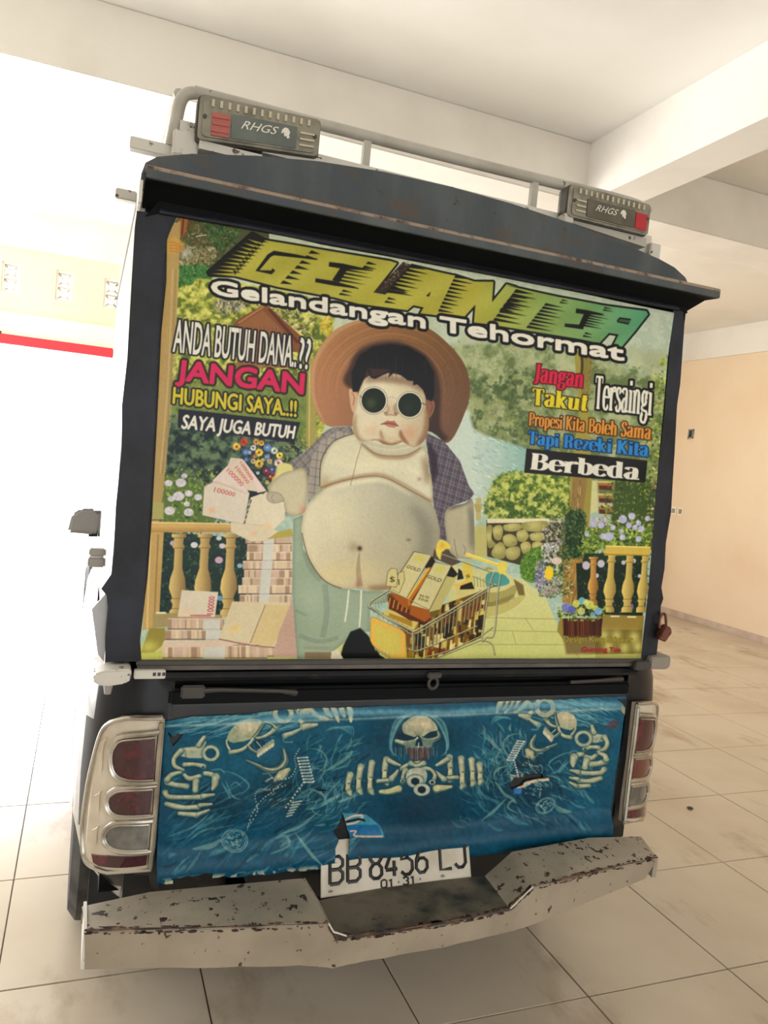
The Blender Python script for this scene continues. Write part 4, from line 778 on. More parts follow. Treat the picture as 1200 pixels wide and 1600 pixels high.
    r_ = c.cover([[(277, 337), (264, 366), (261, 376), (260, 440), (252, 520), (246, 650), (238, 800), (231, 900), (219, 1000), (221, 1030.5), (1001, 1028.5), (1012, 930), (1030, 700), (1043, 560), (1053, 489), (900, 457), (700, 418), (500, 382), (390, 357), (330, 345)]]); c.al[:] = 0; c.al[r_[0]] = r_[1]
    c.soften(); c.a[:] = np.clip((c.a-.5)*1.14+.49, 0, 1)
    # dusty print grain
    c.a *= (1+(c.noise(3, 11, 2)-.5)*.06+(c.noise(60, 12, 3)-.5)*.08)[..., None]
    return c
def paint_wrap():
    c = Cv(235, 1075, 990, 1390, 2.0, (24, 88, 118)); R = c.rng
    n = c.noise(60, 5, 3); n2 = c.noise(22, 9, 4)
    yy, xx = np.mgrid[0:c.h, 0:c.w]; X = xx/c.k+c.x0; Y = yy/c.k+c.y0
    top = 1118-(X-256)*.038
    c.mix(np.clip((n-.4)*2, 0, 1)*.45, (42, 122, 158)); c.mix(np.clip((Y-1200)/150, 0, 1)*.35, (16, 68, 98))
    c.mix(np.clip((.5-n2)*3, 0, 1)*.25, (14, 60, 88))
    for x_, y_, rx_, ry_ in ((450, 1240, 60, 40), (660, 1260, 90, 40), (830, 1220, 60, 45), (330, 1260, 60, 30), (650, 1150, 70, 30)): c.blob(x_, y_, rx_, ry_, (10, 46, 66), .55)
    A = cvt(240, 1090, 5); Bq = cvt(240, 1220, 5); C = cvt(420, 1090, 6.4)
    BN, BD, BL = (158, 178, 158), (76, 112, 114), (192, 202, 178)
    WS = (96, 156, 172)
    ident = lambda p: [tuple(q) for q in p]
    src = np.array([(329, 1176), (442, 1116), (398, 1152), (286, 1270), (470, 1200)], float); dst = np.array([(915.4, 1152), (845.6, 1104), (872.7, 1138), (913, 1226), (812, 1170)], float)
    Am = np.linalg.lstsq(np.c_[src, np.ones(5)], dst, rcond=None)[0]
    mirror = lambda p: [tuple(q) for q in (np.c_[np.array(p, float), np.ones(len(p))] @ Am)]
    def bone(T, p, w, col=BN, k=1.):
        p = T(p); w = 1.3*np.array(w if not np.isscalar(w) else [w*1.25, w*.8, w*.8, w*1.25], float)
        c.line(p, w+2.4, (14, 50, 70), .75); c.line(p, w, BD)
        for e_, s_ in ((p[0], w[0] if hasattr(w, '__len__') else w), (p[-1], w[-1] if hasattr(w, '__len__') else w)):
            if s_ > 4: c.blob(e_[0], e_[1], s_*.52, s_*.5, BD, 1, hard=2); c.blob(e_[0]-.4, e_[1]-.8, s_*.4, s_*.36, col, .9, hard=2); c.line([(a-.4, b-.9) for a, b in p], w*.7, col, .95)
        c.line([(a-.6, b-1.3) for a, b in p], w*.3, BL, .8)
    def reaper(T):
        # smoke-like cloth strokes
        for i in range(260):
            t = R.uniform(0, 1); x, y = R.uniform(248, 540), R.uniform(1235, 1360)
            L = R.uniform(14, 60); g = -.55+R.uniform(-.3, .3); bx, by = x+math.cos(g)*L, y+math.sin(g)*L
            c.line(T([(x, y), ((x+bx)/2+R.uniform(-4, 4), (y+by)/2+R.uniform(-5, 5)), (bx, by)]), R.uniform(.7, 5.5), [WS, (140, 190, 192), (60, 125, 150), (12, 50, 74), (84, 150, 172), (10, 44, 66)][i % 6], R.uniform(.15, .5), taper=True)
        for i in range(150):
            x, y = R.uniform(256, 430), R.uniform(1106, 1156); g = -.25+R.uniform(-.2, .2); L = R.uniform(20, 80)
            c.line(T([(x, y), (x+math.cos(g)*L*.5, y+math.sin(g)*L*.5-2), (x+math.cos(g)*L, y+math.sin(g)*L)]), R.uniform(.6, 2.4), [(140, 190, 200), (80, 150, 180)][i % 2], .55, taper=True)
        for i in range(60):
            for z_ in range(2):
                x, y = R.uniform(465, 560), R.uniform(1160, 1290); g = -.8+R.uniform(-.7, .7); L = R.uniform(10, 40)
                c.line(T([(x, y), (x+math.cos(g)*L*.5+R.uniform(-5, 5), y+math.sin(g)*L*.5), (x+math.cos(g)*L, y+math.sin(g)*L)]), R.uniform(.8, 4), [WS, (130, 175, 172), (12, 50, 72), (84, 140, 150)][(i+z_) % 4], .5, taper=True)
        for i in range(36):
            g0 = R.uniform(0, 6.28); cx, cy = 500+R.uniform(-14, 14), 1235+R.uniform(-24, 24); r = R.uniform(8, 30)
            c.line(T([(cx+math.cos(g0+k*.5)*r, cy+math.sin(g0+k*.5)*r*1.2) for k in range(4)]), R.uniform(.8, 3), [WS, (130, 170, 165), (16, 62, 84), (105, 150, 150)][i % 4], .45, taper=True)
        # curled cloth hooks
        for p, w in (((480, 1168), (500, 1172), (510, 1185), (505, 1200), (495, 1208)), 3), (((505, 1206), (525, 1195), (545, 1180), (550, 1172)), 6), (((482, 1232), (500, 1238), (508, 1248), (505, 1258)), 4), (((435, 1305), (450, 1298), (470, 1290), (500, 1265)), 5), (((420, 1330), (450, 1318), (445, 1305), (430, 1310)), 4), (((300, 1325), (330, 1320), (345, 1310)), 8), (((460, 1300), (480, 1325), (500, 1345)), 5): c.line(T(list(p)), w, (120, 165, 165), .7, taper=True)
        # skull
        sk = A((565, 330), (590, 260), (650, 195), (730, 165), (810, 165), (865, 190), (800, 300), (770, 318), (700, 340), (620, 350)); m = c.full([T(sk)], False)
        c.fill(T(sk), (150, 172, 150)); q = T([A((740, 215))[0]])[0]; c.blob(q[0], q[1], 20, 15, (208, 208, 182), .95, clip=m)
        for k in range(16): g = -2.95+k*.12; e = A((775, 315))[0]; c.line(T([e, (e[0]+math.cos(g)*R.uniform(20, 42), e[1]+math.sin(g)*R.uniform(20, 30))]), .9, (95, 115, 100), .5, clip=m, taper=True)
        bone(T, A((870, 185), (840, 240), (800, 300), (775, 320)), [2, 3, 4, 3]); bone(T, A((955, 235), (910, 280), (850, 310), (800, 318)), [8, 5, 4, 3]); bone(T, A((870, 190), (920, 205), (955, 235)), [2, 2, 4])
        bone(T, A((570, 330), (575, 370), (610, 430)), [3, 3, 5]); bone(T, A((600, 425), (680, 410), (740, 370), (775, 325)), [6, 5, 4, 4]); bone(T, A((740, 370), (760, 400), (810, 430)), [3, 4, 3])
        c.fill(T(A((780, 340), (840, 325), (880, 350), (850, 390), (800, 400))), (18, 66, 92)); c.line(T(A((800, 340), (840, 385))), 1.5, BL)
        for k in range(6): e = A((818+k*22, 440-k*15))[0]; u = T([e])[0]; c.blob(u[0], u[1], 2.6, 4.4, (205, 208, 185), 1, .3, hard=2); u = T([(e[0], e[1]-5)])[0]; c.blob(u[0], u[1], 2.8, 3.6, (150, 170, 155), .9, hard=2)
        bone(T, A((725, 490), (800, 520), (900, 560), (980, 550), (1030, 490), (1015, 400)), [2, 4, 8, 9, 7, 3]); c.line(T(A((840, 530), (920, 540), (980, 500), (1000, 430))), 1.4, (14, 60, 82), .8)
        bone(T, A((950, 640), (1000, 600), (1050, 560)), [6, 14, 6], (170, 180, 150))
        # dark rib and chain area
        for k in range(60): x, y = R.uniform(405, 452), R.uniform(1218, 1262); c.line(T([(x, y), (x+R.uniform(4, 12), y-R.uniform(2, 8))]), R.uniform(.8, 2), [(30, 48, 58), (150, 165, 150), (84, 70, 66), (20, 60, 80)][k % 4], .75)
        # ammunition belt
        for k in range(9): a = C((285+k*8, 600+k*30))[0]; c.line(T([a, (a[0]+15, a[1]-1+k*.2)]), 2.3, (170, 190, 190)); u = T([a])[0]; c.blob(u[0], u[1], 1.6, 1.6, (215, 222, 215), 1, hard=2); u = T([(a[0]+15, a[1]-1)])[0]; c.blob(u[0], u[1], 1.6, 1.6, (190, 205, 205), 1, hard=2)
        for k in range(8): a = C((325-k*22, 870+k*32))[0]; u = T([a])[0]; c.blob(u[0], u[1], 1.5, 1.5, (200, 212, 205), 1, hard=2)
        for k in range(6): a = C((230-k*12, 1050+k*28))[0]; c.line(T([a, (a[0]+16-k, a[1]-3)]), 2., (180, 198, 192))
        # chains and medallion
        for ch in (A((850, 590), (900, 590), (940, 630), (1060, 620), (1110, 540), (1100, 470), (1140, 390)), Bq((1030, 30), (900, 70), (830, 60), (790, 120), (810, 230), (740, 350))+[(386, 1297)], Bq((1000, 10), (930, 80), (840, 150), (770, 250), (730, 370))):
            p = smooth_closed(ch, 9, False)
            for k in range(0, len(p)-1, 2): u = T([p[k]])[0]; v = T([p[k+1]])[0]; c.line([u, v], 2.2, (165, 192, 192), .9); 
        mc = Bq((632, 462))[0]; 
        for r, w in ((20.5, 1.1), (17.5, .8)): c.line(T([(mc[0]+math.cos(g)*r, mc[1]+math.sin(g)*r*.8) for g in np.linspace(0, 6.28, 30)]), w, (165, 196, 198), .85)
        for k in range(26): g = R.uniform(0, 6.28); r = R.uniform(2, 15); x, y = mc[0]+math.cos(g)*r, mc[1]+math.sin(g)*r*.8; c.line(T([(x, y), (x+R.uniform(-6, 6), y+R.uniform(-5, 5))]), 1.4, (150, 188, 190), .8)
        bone(T, A((0, 0)), 1) if False else None
        # revolver
        ring = lambda x, y, r, h: (c.blob(*T([(x, y)])[0], r+1.2, r*.95+1.2, (22, 70, 92), .9, hard=2), c.blob(*T([(x, y)])[0], r, r*.95, BN, 1, hard=2), c.blob(*T([(x-1, y-2)])[0], r*.75, r*.6, BL, .8), c.blob(*T([(x, y)])[0], h, h*.95, (26, 84, 112), 1, hard=2))
        c.fill(T(A((180, 400), (260, 385), (320, 380), (400, 300), (410, 350), (390, 390), (380, 470), (280, 470), (200, 450))), (160, 180, 165)); c.line(T(A((200, 405), (300, 400), (390, 400))), 2.4, BL, .8)
        bone(T, A((395, 305), (350, 370)), [5, 7]); c.line(T(A((245, 400), (250, 465))), 1, (70, 110, 110)); 
        bone(T, A((215, 410), (160, 470), (165, 530), (230, 560)), [7, 6, 6, 4]); bone(T, A((240, 520), (320, 520), (390, 535)), [6, 5, 7]); c.blob(*T(A((385, 540)))[0], 2, 2, (26, 84, 112), 1, hard=2); c.blob(*T(A((212, 470)))[0], 3, 3, (26, 84, 112), .9, hard=2)
        ring(*A((445, 432))[0], 13.5, 8.5)
        # skeletal hand
        bone(T, A((240, 600), (280, 630), (360, 610)), [5, 7, 5]); bone(T, A((330, 650), (325, 720)), [9, 8]); bone(T, A((110, 660), (170, 680), (255, 690)), [9, 7, 8]); bone(T, A((105, 640), (140, 600), (210, 580)), [8, 7, 4]); bone(T, A((400, 590), (450, 600), (490, 620)), [6, 7, 8]); bone(T, A((485, 620), (475, 680), (455, 725)), [11, 9, 2])
        bone(T, Bq((90, 90), (120, 125), (250, 130), (365, 125)), [8, 7, 6, 7]); bone(T, Bq((385, 118), (480, 105)), [7, 3]); bone(T, Bq((100, 180), (170, 200), (250, 210), (340, 205)), [6, 8, 6, 7]); bone(T, Bq((360, 190), (460, 180)), [6, 3]); bone(T, Bq((200, 255), (330, 265)), [5, 7]); bone(T, Bq((345, 262), (440, 225)), [6, 3])
        # sleeve cuff
        for p, w in ((A((520, 570), (620, 590), (720, 650), (740, 700), (680, 750)), 3), (A((530, 660), (580, 740), (600, 790)), 4), (A((440, 570), (520, 560), (560, 600)), 3), (A((590, 700), (640, 660), (690, 700)), 2.4), (A((560, 640), (610, 760), (680, 790)), 3)): c.line(T(p), w, WS, .7, taper=True)
        # second hand with gun, upside down at the top edge
        c.fill(T(A((820, 90), (930, 85), (930, 130), (820, 140))), (120, 170, 185), .6); ring(*A((1010, 122))[0], 16.5, 9); ring(*A((1140, 110))[0], 5.5, 2.5)
        bone(T, C((330, 150), (400, 130), (470, 170)), [8, 12, 6]); bone(T, C((480, 190), (560, 205), (620, 200)), [5, 8, 6]); bone(T, C((310, 230), (340, 260)), [6, 7]); bone(T, C((340, 290), (400, 280), (490, 268)), [9, 8, 3]); bone(T, C((160, 380), (240, 350), (320, 310)), [8, 6, 3], (140, 170, 165)); c.line(T(C((155, 380), (150, 440), (240, 440))), 2, WS, .8)
        for k in range(4): bone(T, C((560+k*80, 80), (590+k*75, 150), (640+k*60, 200+(k % 2)*50)), [9, 9, 3], (175, 192, 180))
        for k in range(7): c.line(T(C((560+k*20, 330-k*4), (650+k*30, 290), (760+k*14, 320+k*14))), 2.4, WS, .6, taper=True)
    reaper(ident); reaper(mirror)
    # central skull pointing paired guns
    D = cvt(520, 1090, 4.615)
    for i in range(60):
        s = 1 if i % 2 else -1; t = R.uniform(0, 1); x0 = 620+s*(20+60*t); c.line(D((620+s*R.uniform(10, 60), 100+R.uniform(0, 15)), (620+s*(120+60*t), 170), (620+s*(190+25*t), 300+60*t), (620+s*(200-50*t), 420)), R.uniform(.7, 2.2), [WS, (70, 130, 150), (130, 175, 178)][i % 3], .4, taper=True)
    sk = D((500, 200), (540, 160), (590, 135), (660, 133), (715, 160), (750, 210), (745, 240), (690, 250), (640, 285), (610, 270), (570, 285), (510, 255)); m = c.full([sk], True)
    c.fill(sk, (150, 168, 148), smooth=True); c.blob(*D((640, 190))[0], 20, 15, (202, 202, 176), .95, clip=m)
    for k in range(7): c.line(D((575+k*14, 200), (585+k*10, 250), (608+k*4, 275)), 1, (95, 112, 100), .5, clip=m)
    c.fill(D((465, 260), (505, 255), (590, 285), (580, 305), (500, 315), (465, 300)), (14, 52, 74)); c.fill(D((650, 285), (700, 245), (750, 235), (745, 275), (690, 295)), (14, 52, 74))
    bone(ident, D((455, 310), (520, 325), (590, 310), (612, 285)), [5, 6, 5, 3]); bone(ident, D((635, 290), (690, 305), (760, 285), (755, 240)), [3, 5, 6, 3])
    c.fill(D((500, 320), (590, 300), (640, 300), (740, 300), (700, 360), (520, 360)), (120, 146, 134), .9, soft=1); c.fill(D((588, 345), (600, 300), (618, 292), (638, 305), (645, 345)), (14, 50, 70)); c.line(D((615, 320), (613, 358)), 1.4, (205, 215, 205))
    c.fill(D((520, 360), (700, 360), (690, 430), (640, 460), (560, 440)), (92, 70, 72), .85, soft=1.2)
    for k in range(24): x = 450+k*13; c.line(D((x, 350+R.uniform(-10, 10)), (x, 400+R.uniform(0, 60))), 1.1, [(150, 180, 175), (120, 55, 55), (90, 140, 150)][k % 3], .7)
    # red smears
    for x, y, w, h in ((320, 300, 32, 45), (270, 400, 22, 40), (370, 210, 20, 30), (945, 350, 24, 60), (850, 210, 14, 40), (560, 790, 80, 50)):
        for k in range(16): a = x+R.uniform(-w, w); b = y+R.uniform(-h, h); c.line(D((a, b), (a+R.uniform(-2, 2), b+R.uniform(15, 45))), R.uniform(1, 3), (128, 50, 56), .45, taper=True)
    for k in range(14): a = R.uniform(620, 662); c.line([(a, R.uniform(1252, 1262)), (a+R.uniform(-2, 2), R.uniform(1270, 1290))], 1.3, (128, 50, 52), .7, taper=True)
    for k in range(6): c.line(mirror([(262+k*3, 1140), (262+k*5, 1155)]), 2, (128, 55, 60), .6)
    # hands: four upright fingers each side
    for x, s, h0, h1 in ((115, 1, 555, 680), (190, 1, 495, 670), (270, 1, 470, 670), (375, 1, 445, 600), (850, -1, 430, 580), (935, -1, 440, 630), (1010, -1, 450, 610), (1065, -1, 480, 600)):
        bone(ident, D((x+10*s, h0), (x-4, (h0+h1)/2), (x, h1)), [9, 8, 9]); bone(ident, D((x-4, (h0+h1)/2+8), (x-6, h1-20)), [6, 7], (196, 206, 170)); c.line(D((x-10, (h0+h1)/2), (x+10, (h0+h1)/2+2)), 1.2, (40, 75, 85)); bone(ident, D((x+2*s, h1), (x+12*s, h1+18)), [8, 5])
    bone(ident, D((320, 598), (400, 592)), [5, 5]); bone(ident, D((815, 578), (895, 572)), [5, 5])
    bone(ident, D((400, 450), (440, 470), (490, 490)), [7, 6, 3]); bone(ident, D((830, 440), (780, 470), (740, 490)), [7, 6, 3]); bone(ident, D((420, 580), (450, 550), (470, 520)), [8, 6, 3]); bone(ident, D((800, 585), (770, 560), (740, 530)), [8, 6, 3])
    bone(ident, D((340, 675), (400, 675), (470, 655)), [5, 8, 10], (190, 198, 150)); bone(ident, D((750, 655), (800, 650), (860, 640)), [11, 8, 3], (190, 198, 150))
    for p in (((500, 510), (550, 475), (620, 470)), ((520, 520), (505, 560), (500, 600)), ((640, 510), (700, 515), (735, 560), (720, 610)), ((560, 470), (600, 490), (650, 470))): bone(ident, D(*p), 6)
    c.fill(D((545, 520), (640, 505), (680, 560), (640, 650), (560, 645), (525, 600)), (165, 184, 172), smooth=True); c.blob(*D((590, 545))[0], 9, 7, (200, 210, 195), .8)
    for x, y, r in ((592, 600, 62), (640, 662, 60), (715, 608, 24), (500, 596, 18)):
        q = D((x, y))[0]; r /= 4.615; c.blob(*q, r+1, r*.75+1, (20, 66, 88), .9, hard=2); c.blob(*q, r, r*.75, (172, 190, 178), 1, hard=2); c.blob(q[0], q[1]+.3, r*.5, r*.42, (16, 48, 62), 1, hard=2)
    for k in range(40): x, y = R.uniform(680, 790), R.uniform(1240, 1300); c.line([(x, y), (x+R.uniform(-8, 8), y+R.uniform(6, 20))], R.uniform(.6, 2.2), WS, .35, taper=True)
    # highlight painted into the print along the rolled top edge
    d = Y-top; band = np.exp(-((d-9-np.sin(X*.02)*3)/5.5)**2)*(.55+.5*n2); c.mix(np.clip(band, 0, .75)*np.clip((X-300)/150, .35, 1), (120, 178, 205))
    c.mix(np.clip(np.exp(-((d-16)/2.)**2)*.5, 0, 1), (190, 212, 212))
    # scuffs along the bottom, blue backing print showing through the tear
    Fq = cvt(500, 1220, 2.5)
    c.fill(Fq((85, 122), (180, 130), (235, 175), (248, 215), (160, 218), (100, 190)), (72, 150, 180)); c.fill(Fq((100, 168), (230, 172), (240, 212), (120, 214)), (30, 110, 165)); c.line(Fq((95, 150), (130, 135), (165, 135), (140, 160), (100, 168)), 3, (205, 190, 180)); c.line(Fq((100, 158), (150, 148), (175, 155)), 3, (20, 22, 24)); c.line(Fq((115, 195), (140, 195), (135, 212), (240, 212)), 2.4, (205, 185, 170))
    Z = cvt(730, 1080, 4.8)
    c.fill(Z((430, 680), (500, 660), (610, 650), (615, 668), (480, 690), (430, 720), (360, 730)), (205, 195, 170)); c.fill(Z((350, 728), (410, 725), (405, 768), (350, 770)), (60, 120, 190))
    c.leaves(60, Z((440, 690), (600, 670), (580, 768), (430, 768)), (1, 2.5), [(30, 90, 120), (150, 190, 200), (16, 50, 70)], .8)
    bot = 1372-(X-243)*.0855
    k2 = (c.noise(9, 21, 2) > .5)*np.clip((Y-bot+9)/6, 0, 1)*(X < 560); c.mix(k2*.9, (185, 190, 178))
    c.fill(Bq((80, 740), (215, 718), (150, 775), (75, 780)), (178, 190, 165))
    c.a *= (1+(c.noise(5, 44, 4)-.5)*.35)[..., None]; c.soften(); c.a[:] = np.clip(((c.a-.45)*1.08+.43)*np.array([1.02, .95, .90], np.float32), 0, 1)
    # ragged outline and torn holes (sheet is missing there)
    wob = (c.noise(14, 31, 3)-.5)*9
    tl = np.clip((300-X)/40, 0, 1)*10; tn = np.clip((430-X)/40, 0, 1)*5
    al = (Y > top-2+wob*.25+tl*.6+tn) & (Y < bot+wob*.8*(X < 700)+np.where((X > 268) & (X < 330), -8, 0))
    right = 978.5-(Y-1090)*.1445; left = 255.5-(Y-1118)*.05
    al &= (X < right+wob*.12) & (X > left+wob*.2)
    c.al[:] = al
    for p in (C((735, 1150), (780, 1290), (805, 1400), (770, 1520), (740, 1600), (630, 1600), (645, 1480), (690, 1420), (640, 1330), (680, 1290)), C((470, 905), (500, 895), (540, 915), (590, 925), (540, 935), (480, 930)), Z((415, 625), (560, 618), (570, 650), (430, 668), (415, 705), (330, 735), (310, 700), (340, 660), (345, 645), (420, 640)), A((110, 265), (150, 300), (190, 275), (230, 285), (180, 350), (150, 380), (130, 320)), Z((1125, 60), (1160, 90), (1200, 150), (1200, 60))):
        r = c.cover([p]); c.al[r[0]] *= 1-r[1]
    c.fill(Z((1150, 110), (1170, 115), (1190, 160), (1180, 180), (1155, 150)), (165, 150, 115))
    return c
# ------------------------------------------------------------------ building helpers
WL = {}   # world location of every root Empty
def tag(o, label=None, cat=None, group=None, kind=None):
    for k, v in (('label', label), ('category', cat), ('group', group), ('kind', kind)):
        if v: o[k] = v
    return o
def empty(name, loc, **k):
    o = bpy.data.objects.new(name, None); COL.objects.link(o); o.location = loc; o.empty_display_size = .1
    WL[o.name] = Vector(loc); return tag(o, **k)
def obj(name, bm, m, parent=None, smooth=True, **k):
    """link a bmesh (world coordinates) as one mesh object"""
    org = WL.get(parent.name, Vector()) if parent else Vector()
    bmesh.ops.translate(bm, verts=bm.verts, vec=-org)
    me = bpy.data.meshes.new(name); bm.normal_update(); bm.to_mesh(me); bm.free()
    for mm in (m if isinstance(m, list) else [m]): me.materials.append(mm)
    if smooth:
        me.shade_smooth(); me.set_sharp_from_angle(angle=math.radians(38))
    o = bpy.data.objects.new(name, me); COL.objects.link(o)
    if parent: o.parent = parent; WL[o.name] = org
    return tag(o, **k)
def B(): return bmesh.new()
def box(bm, x0, y0, z0, x1, y1, z1, bev=0., mi=0):
    r = bmesh.ops.create_cube(bm, size=1.); vs = r['verts']
    for v in vs: v.co = Vector(((x0+x1)/2+v.co.x*(x1-x0), (y0+y1)/2+v.co.y*(y1-y0), (z0+z1)/2+v.co.z*(z1-z0)))
    fs = set(f for v in vs for f in v.link_faces)
    for f in fs: f.material_index = mi
    if bev: bmesh.ops.bevel(bm, geom=list(set(e for f in fs for e in f.edges)), offset=bev, segments=2, affect='EDGES')
    return vs
def boxb(*a, **k): bm = B(); box(bm, *a, **k); return bm
def tube(bm, pts, r, n=10, sm=0):
    pts = [Vector(p) for p in pts]
    if sm: pts = [Vector(p) for p in sc3(pts, sm)]
    rr = r if hasattr(r, '__len__') else [r]*len(pts); rings = []
    up = Vector((0, 0, 1)); prev = None
    for i, p in enumerate(pts):
        t = (pts[min(i+1, len(pts)-1)]-pts[max(i-1, 0)]).normalized()
        if prev is None: a = t.cross(up if abs(t.z) < .9 else Vector((1, 0, 0))).normalized()
        else: a = (prev-t*prev.dot(t)).normalized()
        prev = a; b = t.cross(a)
        rings.append([bm.verts.new(p+(a*math.cos(2*math.pi*k/n)+b*math.sin(2*math.pi*k/n))*rr[i]) for k in range(n)])
    for i in range(len(rings)-1):
        for k in range(n): bm.faces.new((rings[i][k], rings[i][(k+1) % n], rings[i+1][(k+1) % n], rings[i+1][k]))
    bm.faces.new(rings[0][::-1]); bm.faces.new(rings[-1])
def sc3(p, n):
    out = []; m = len(p)
    for i in range(m-1):
        a, b, c, d = p[max(i-1, 0)], p[i], p[i+1], p[min(i+2, m-1)]
        for k in range(n):
            t = k/n; out.append(.5*((2*b)+(-a+c)*t+(2*a-5*b+4*c-d)*t*t+(-a+3*b-3*c+d)*t**3))
    out.append(p[-1]); return out
def tubeb(pts, r, n=10, sm=0): bm = B(); tube(bm, pts, r, n, sm); return bm
def loft(bm, rows, close=False, cap=False):
    R = [[bm.verts.new(p) for p in r] for r in rows]
    for i in range(len(R)-1):
        m = len(R[i])
        for k in range(m if close else m-1): bm.faces.new((R[i][k], R[i][(k+1) % m], R[i+1][(k+1) % m], R[i+1][k]))
    if cap: bm.faces.new(R[0][::-1]); bm.faces.new(R[-1])
    return R
def prism(pts, axis, a, b, bev=0., seg=2):
    """polygon in the two other axes, extruded a..b along axis (0,1,2)"""
    bm = B(); o = [i for i in range(3) if i != axis]
    def mk(u, v, w): p = [0, 0, 0]; p[o[0]] = u; p[o[1]] = v; p[axis] = w; return Vector(p)
    v0 = [bm.verts.new(mk(u, v, a)) for u, v in pts]; v1 = [bm.verts.new(mk(u, v, b)) for u, v in pts]; n = len(pts)
    bm.faces.new(v0); bm.faces.new(v1[::-1])
    for i in range(n): bm.faces.new((v0[i], v0[(i+1) % n], v1[(i+1) % n], v1[i]))
    bmesh.ops.recalc_face_normals(bm, faces=bm.faces)
    if bev: bmesh.ops.bevel(bm, geom=bm.edges[:], offset=bev, segments=seg, affect='EDGES')
    return bm
def lathe(bm, prof, c, axis='x', n=24):
    rows = []
    for r, h in prof:
        row = []
        for k in range(n):
            g = 2*math.pi*k/n; u, v = r*math.cos(g), r*math.sin(g)
            row.append(Vector(c)+Vector({'x': (h, u, v), 'y': (u, h, v), 'z': (u, v, h)}[axis]))
        rows.append(row)
    loft(bm, rows, True)
def surf(outline, fn, t, step=.02, smooth=0, cuts=True):
    """outline in (x, z) bent onto surface fn(x, z, off); thickness t"""
    if smooth: outline = [tuple(p) for p in smooth_closed(outline, smooth)]
    bm = B(); f = bm.faces.new([bm.verts.new((x, 0, z)) for x, z in outline])
    if cuts:
        xs = [p[0] for p in outline]; x = min(xs)+step
        while x < max(xs):
            bmesh.ops.bisect_plane(bm, geom=bm.verts[:]+bm.edges[:]+bm.faces[:], plane_co=(x, 0, 0), plane_no=(1, 0, 0)); x += step
    r = bmesh.ops.extrude_face_region(bm, geom=bm.faces[:]); top = [e for e in r['geom'] if isinstance(e, bmesh.types.BMVert)]
    ts = set(top)
    for v in bm.verts: v.co = Vector(fn(v.co.x, v.co.z, t if v in ts else 0.))
    bmesh.ops.recalc_face_normals(bm, faces=bm.faces)
    return bm
def letters(txt, quad, t=.0015, off=0., kind='sans', depth_dir=(0, -1, 0)):
    """raised lettering: quad in 3D = baseline-left, baseline-right, captop-right, captop-left"""
    polys = orient(sans_polys(txt, off)) if kind == 'sans' else serif_polys(txt)
    al = np.concatenate(polys); x0, x1 = al[:, 0].min(), al[:, 0].max(); cap = .70 if kind == 'sans' else 1.
    q = [Vector(p) for p in quad]
    def P(x, y): u = (x-x0)/(x1-x0); v = y/cap; return (q[0]*(1-u)+q[1]*u)*(1-v)+(q[3]*(1-u)+q[2]*u)*v
    bm = B(); d = Vector(depth_dir)*t; es = []
    for p in polys:
        vs = [bm.verts.new(P(*c)+d) for c in p[::1]]
        es += [bm.edges.new((vs[i], vs[(i+1) % len(vs)])) for i in range(len(vs))]
    bmesh.ops.triangle_fill(bm, edges=es, use_beauty=True, use_dissolve=False)
    return bm

# ------------------------------------------------------------------ the garage
XR, YF, XL, YB, H, HB = 6.6, 6.7, -4.5, -6.5, 3.83, 3.46
fl = obj('floor', boxb(XL, YB, -.12, XR, YF, -.004), MT['grout'], kind='structure')
T = .597
def tile_mesh(w, d):
    me_bm = boxb(-w/2, -d/2, -.008, w/2, d/2, 0., bev=.0015); me = bpy.data.meshes.new('tile'); me_bm.to_mesh(me); me_bm.free(); me.materials.append(MT['tile']); return me
tiles = []
for i in range(-6, 12):
    cx0 = -.471+.6*i*.992
    off = -.17 if i < 0 else .0
    for j in range(-9, 14):
        cy0 = .006+off+.618*j
        x0, x1 = max(cx0, XL), min(cx0+.595, XR); y0, y1 = max(cy0, YB), min(cy0+.618, YF)
        if x1-x0 < .03 or y1-y0 < .03: continue
        x, y = (x0+x1)/2, (y0+y1)/2
        tiles.append(((x-.6)**2*.6+(y-1.)**2 if y > -2.2 else 900+y*y, x, y, round(x1-x0-.004, 3), round(y1-y0-.004, 3)))
tiles.sort(); tm = {}
rest = B()
for k, (q, x, y, w, d) in enumerate(tiles):
    if k < 296:
        if (w, d) not in tm: tm[(w, d)] = tile_mesh(w, d)
        o = bpy.data.objects.new('tile', tm[(w, d)]); COL.objects.link(o); o.parent = fl; o.location = (x, y, random.uniform(-.0006, .0004)); o.rotation_euler = (random.uniform(-.0006, .0006), random.uniform(-.0006, .0006), 0)
    else: box(rest, x-w/2, y-d/2, -.008, x+w/2, y+d/2, 0)
obj('tile_field', rest, MT['tile'], fl, kind='stuff')
obj('ceiling', boxb(XL, YB, H, XR, YF+.3, H+.2), MT['ceil'], kind='structure')
# beams
obj('trim_1', boxb(XL, 2.36, HB, XR, 2.76, H, bev=.006), MT['white'], kind='structure', label='white ceiling beam crossing above the truck')
obj('trim_2', boxb(1.94, YB, HB-.004, 2.21, 2.36, H), MT['white'], kind='structure', label='white ceiling beam running towards the photographer')
obj('trim_3', boxb(1.94, 2.76, HB-.004, 2.21, YF, H), MT['white'], kind='structure')
obj('trim_4', boxb(XR-.03, YB, HB, XR+.2, YF, H), MT['white'], kind='structure', label='white beam along the top of the right wall')
# right wall with skirting
obj('wall_right', boxb(XR, YB, 0, XR+.2, YF+.2, H), MT['beige'], kind='structure')
sk = obj('baseboard_right', boxb(XR-.012, YB, 0, XR, YF, .085, bev=.003), MT['base'], kind='structure')
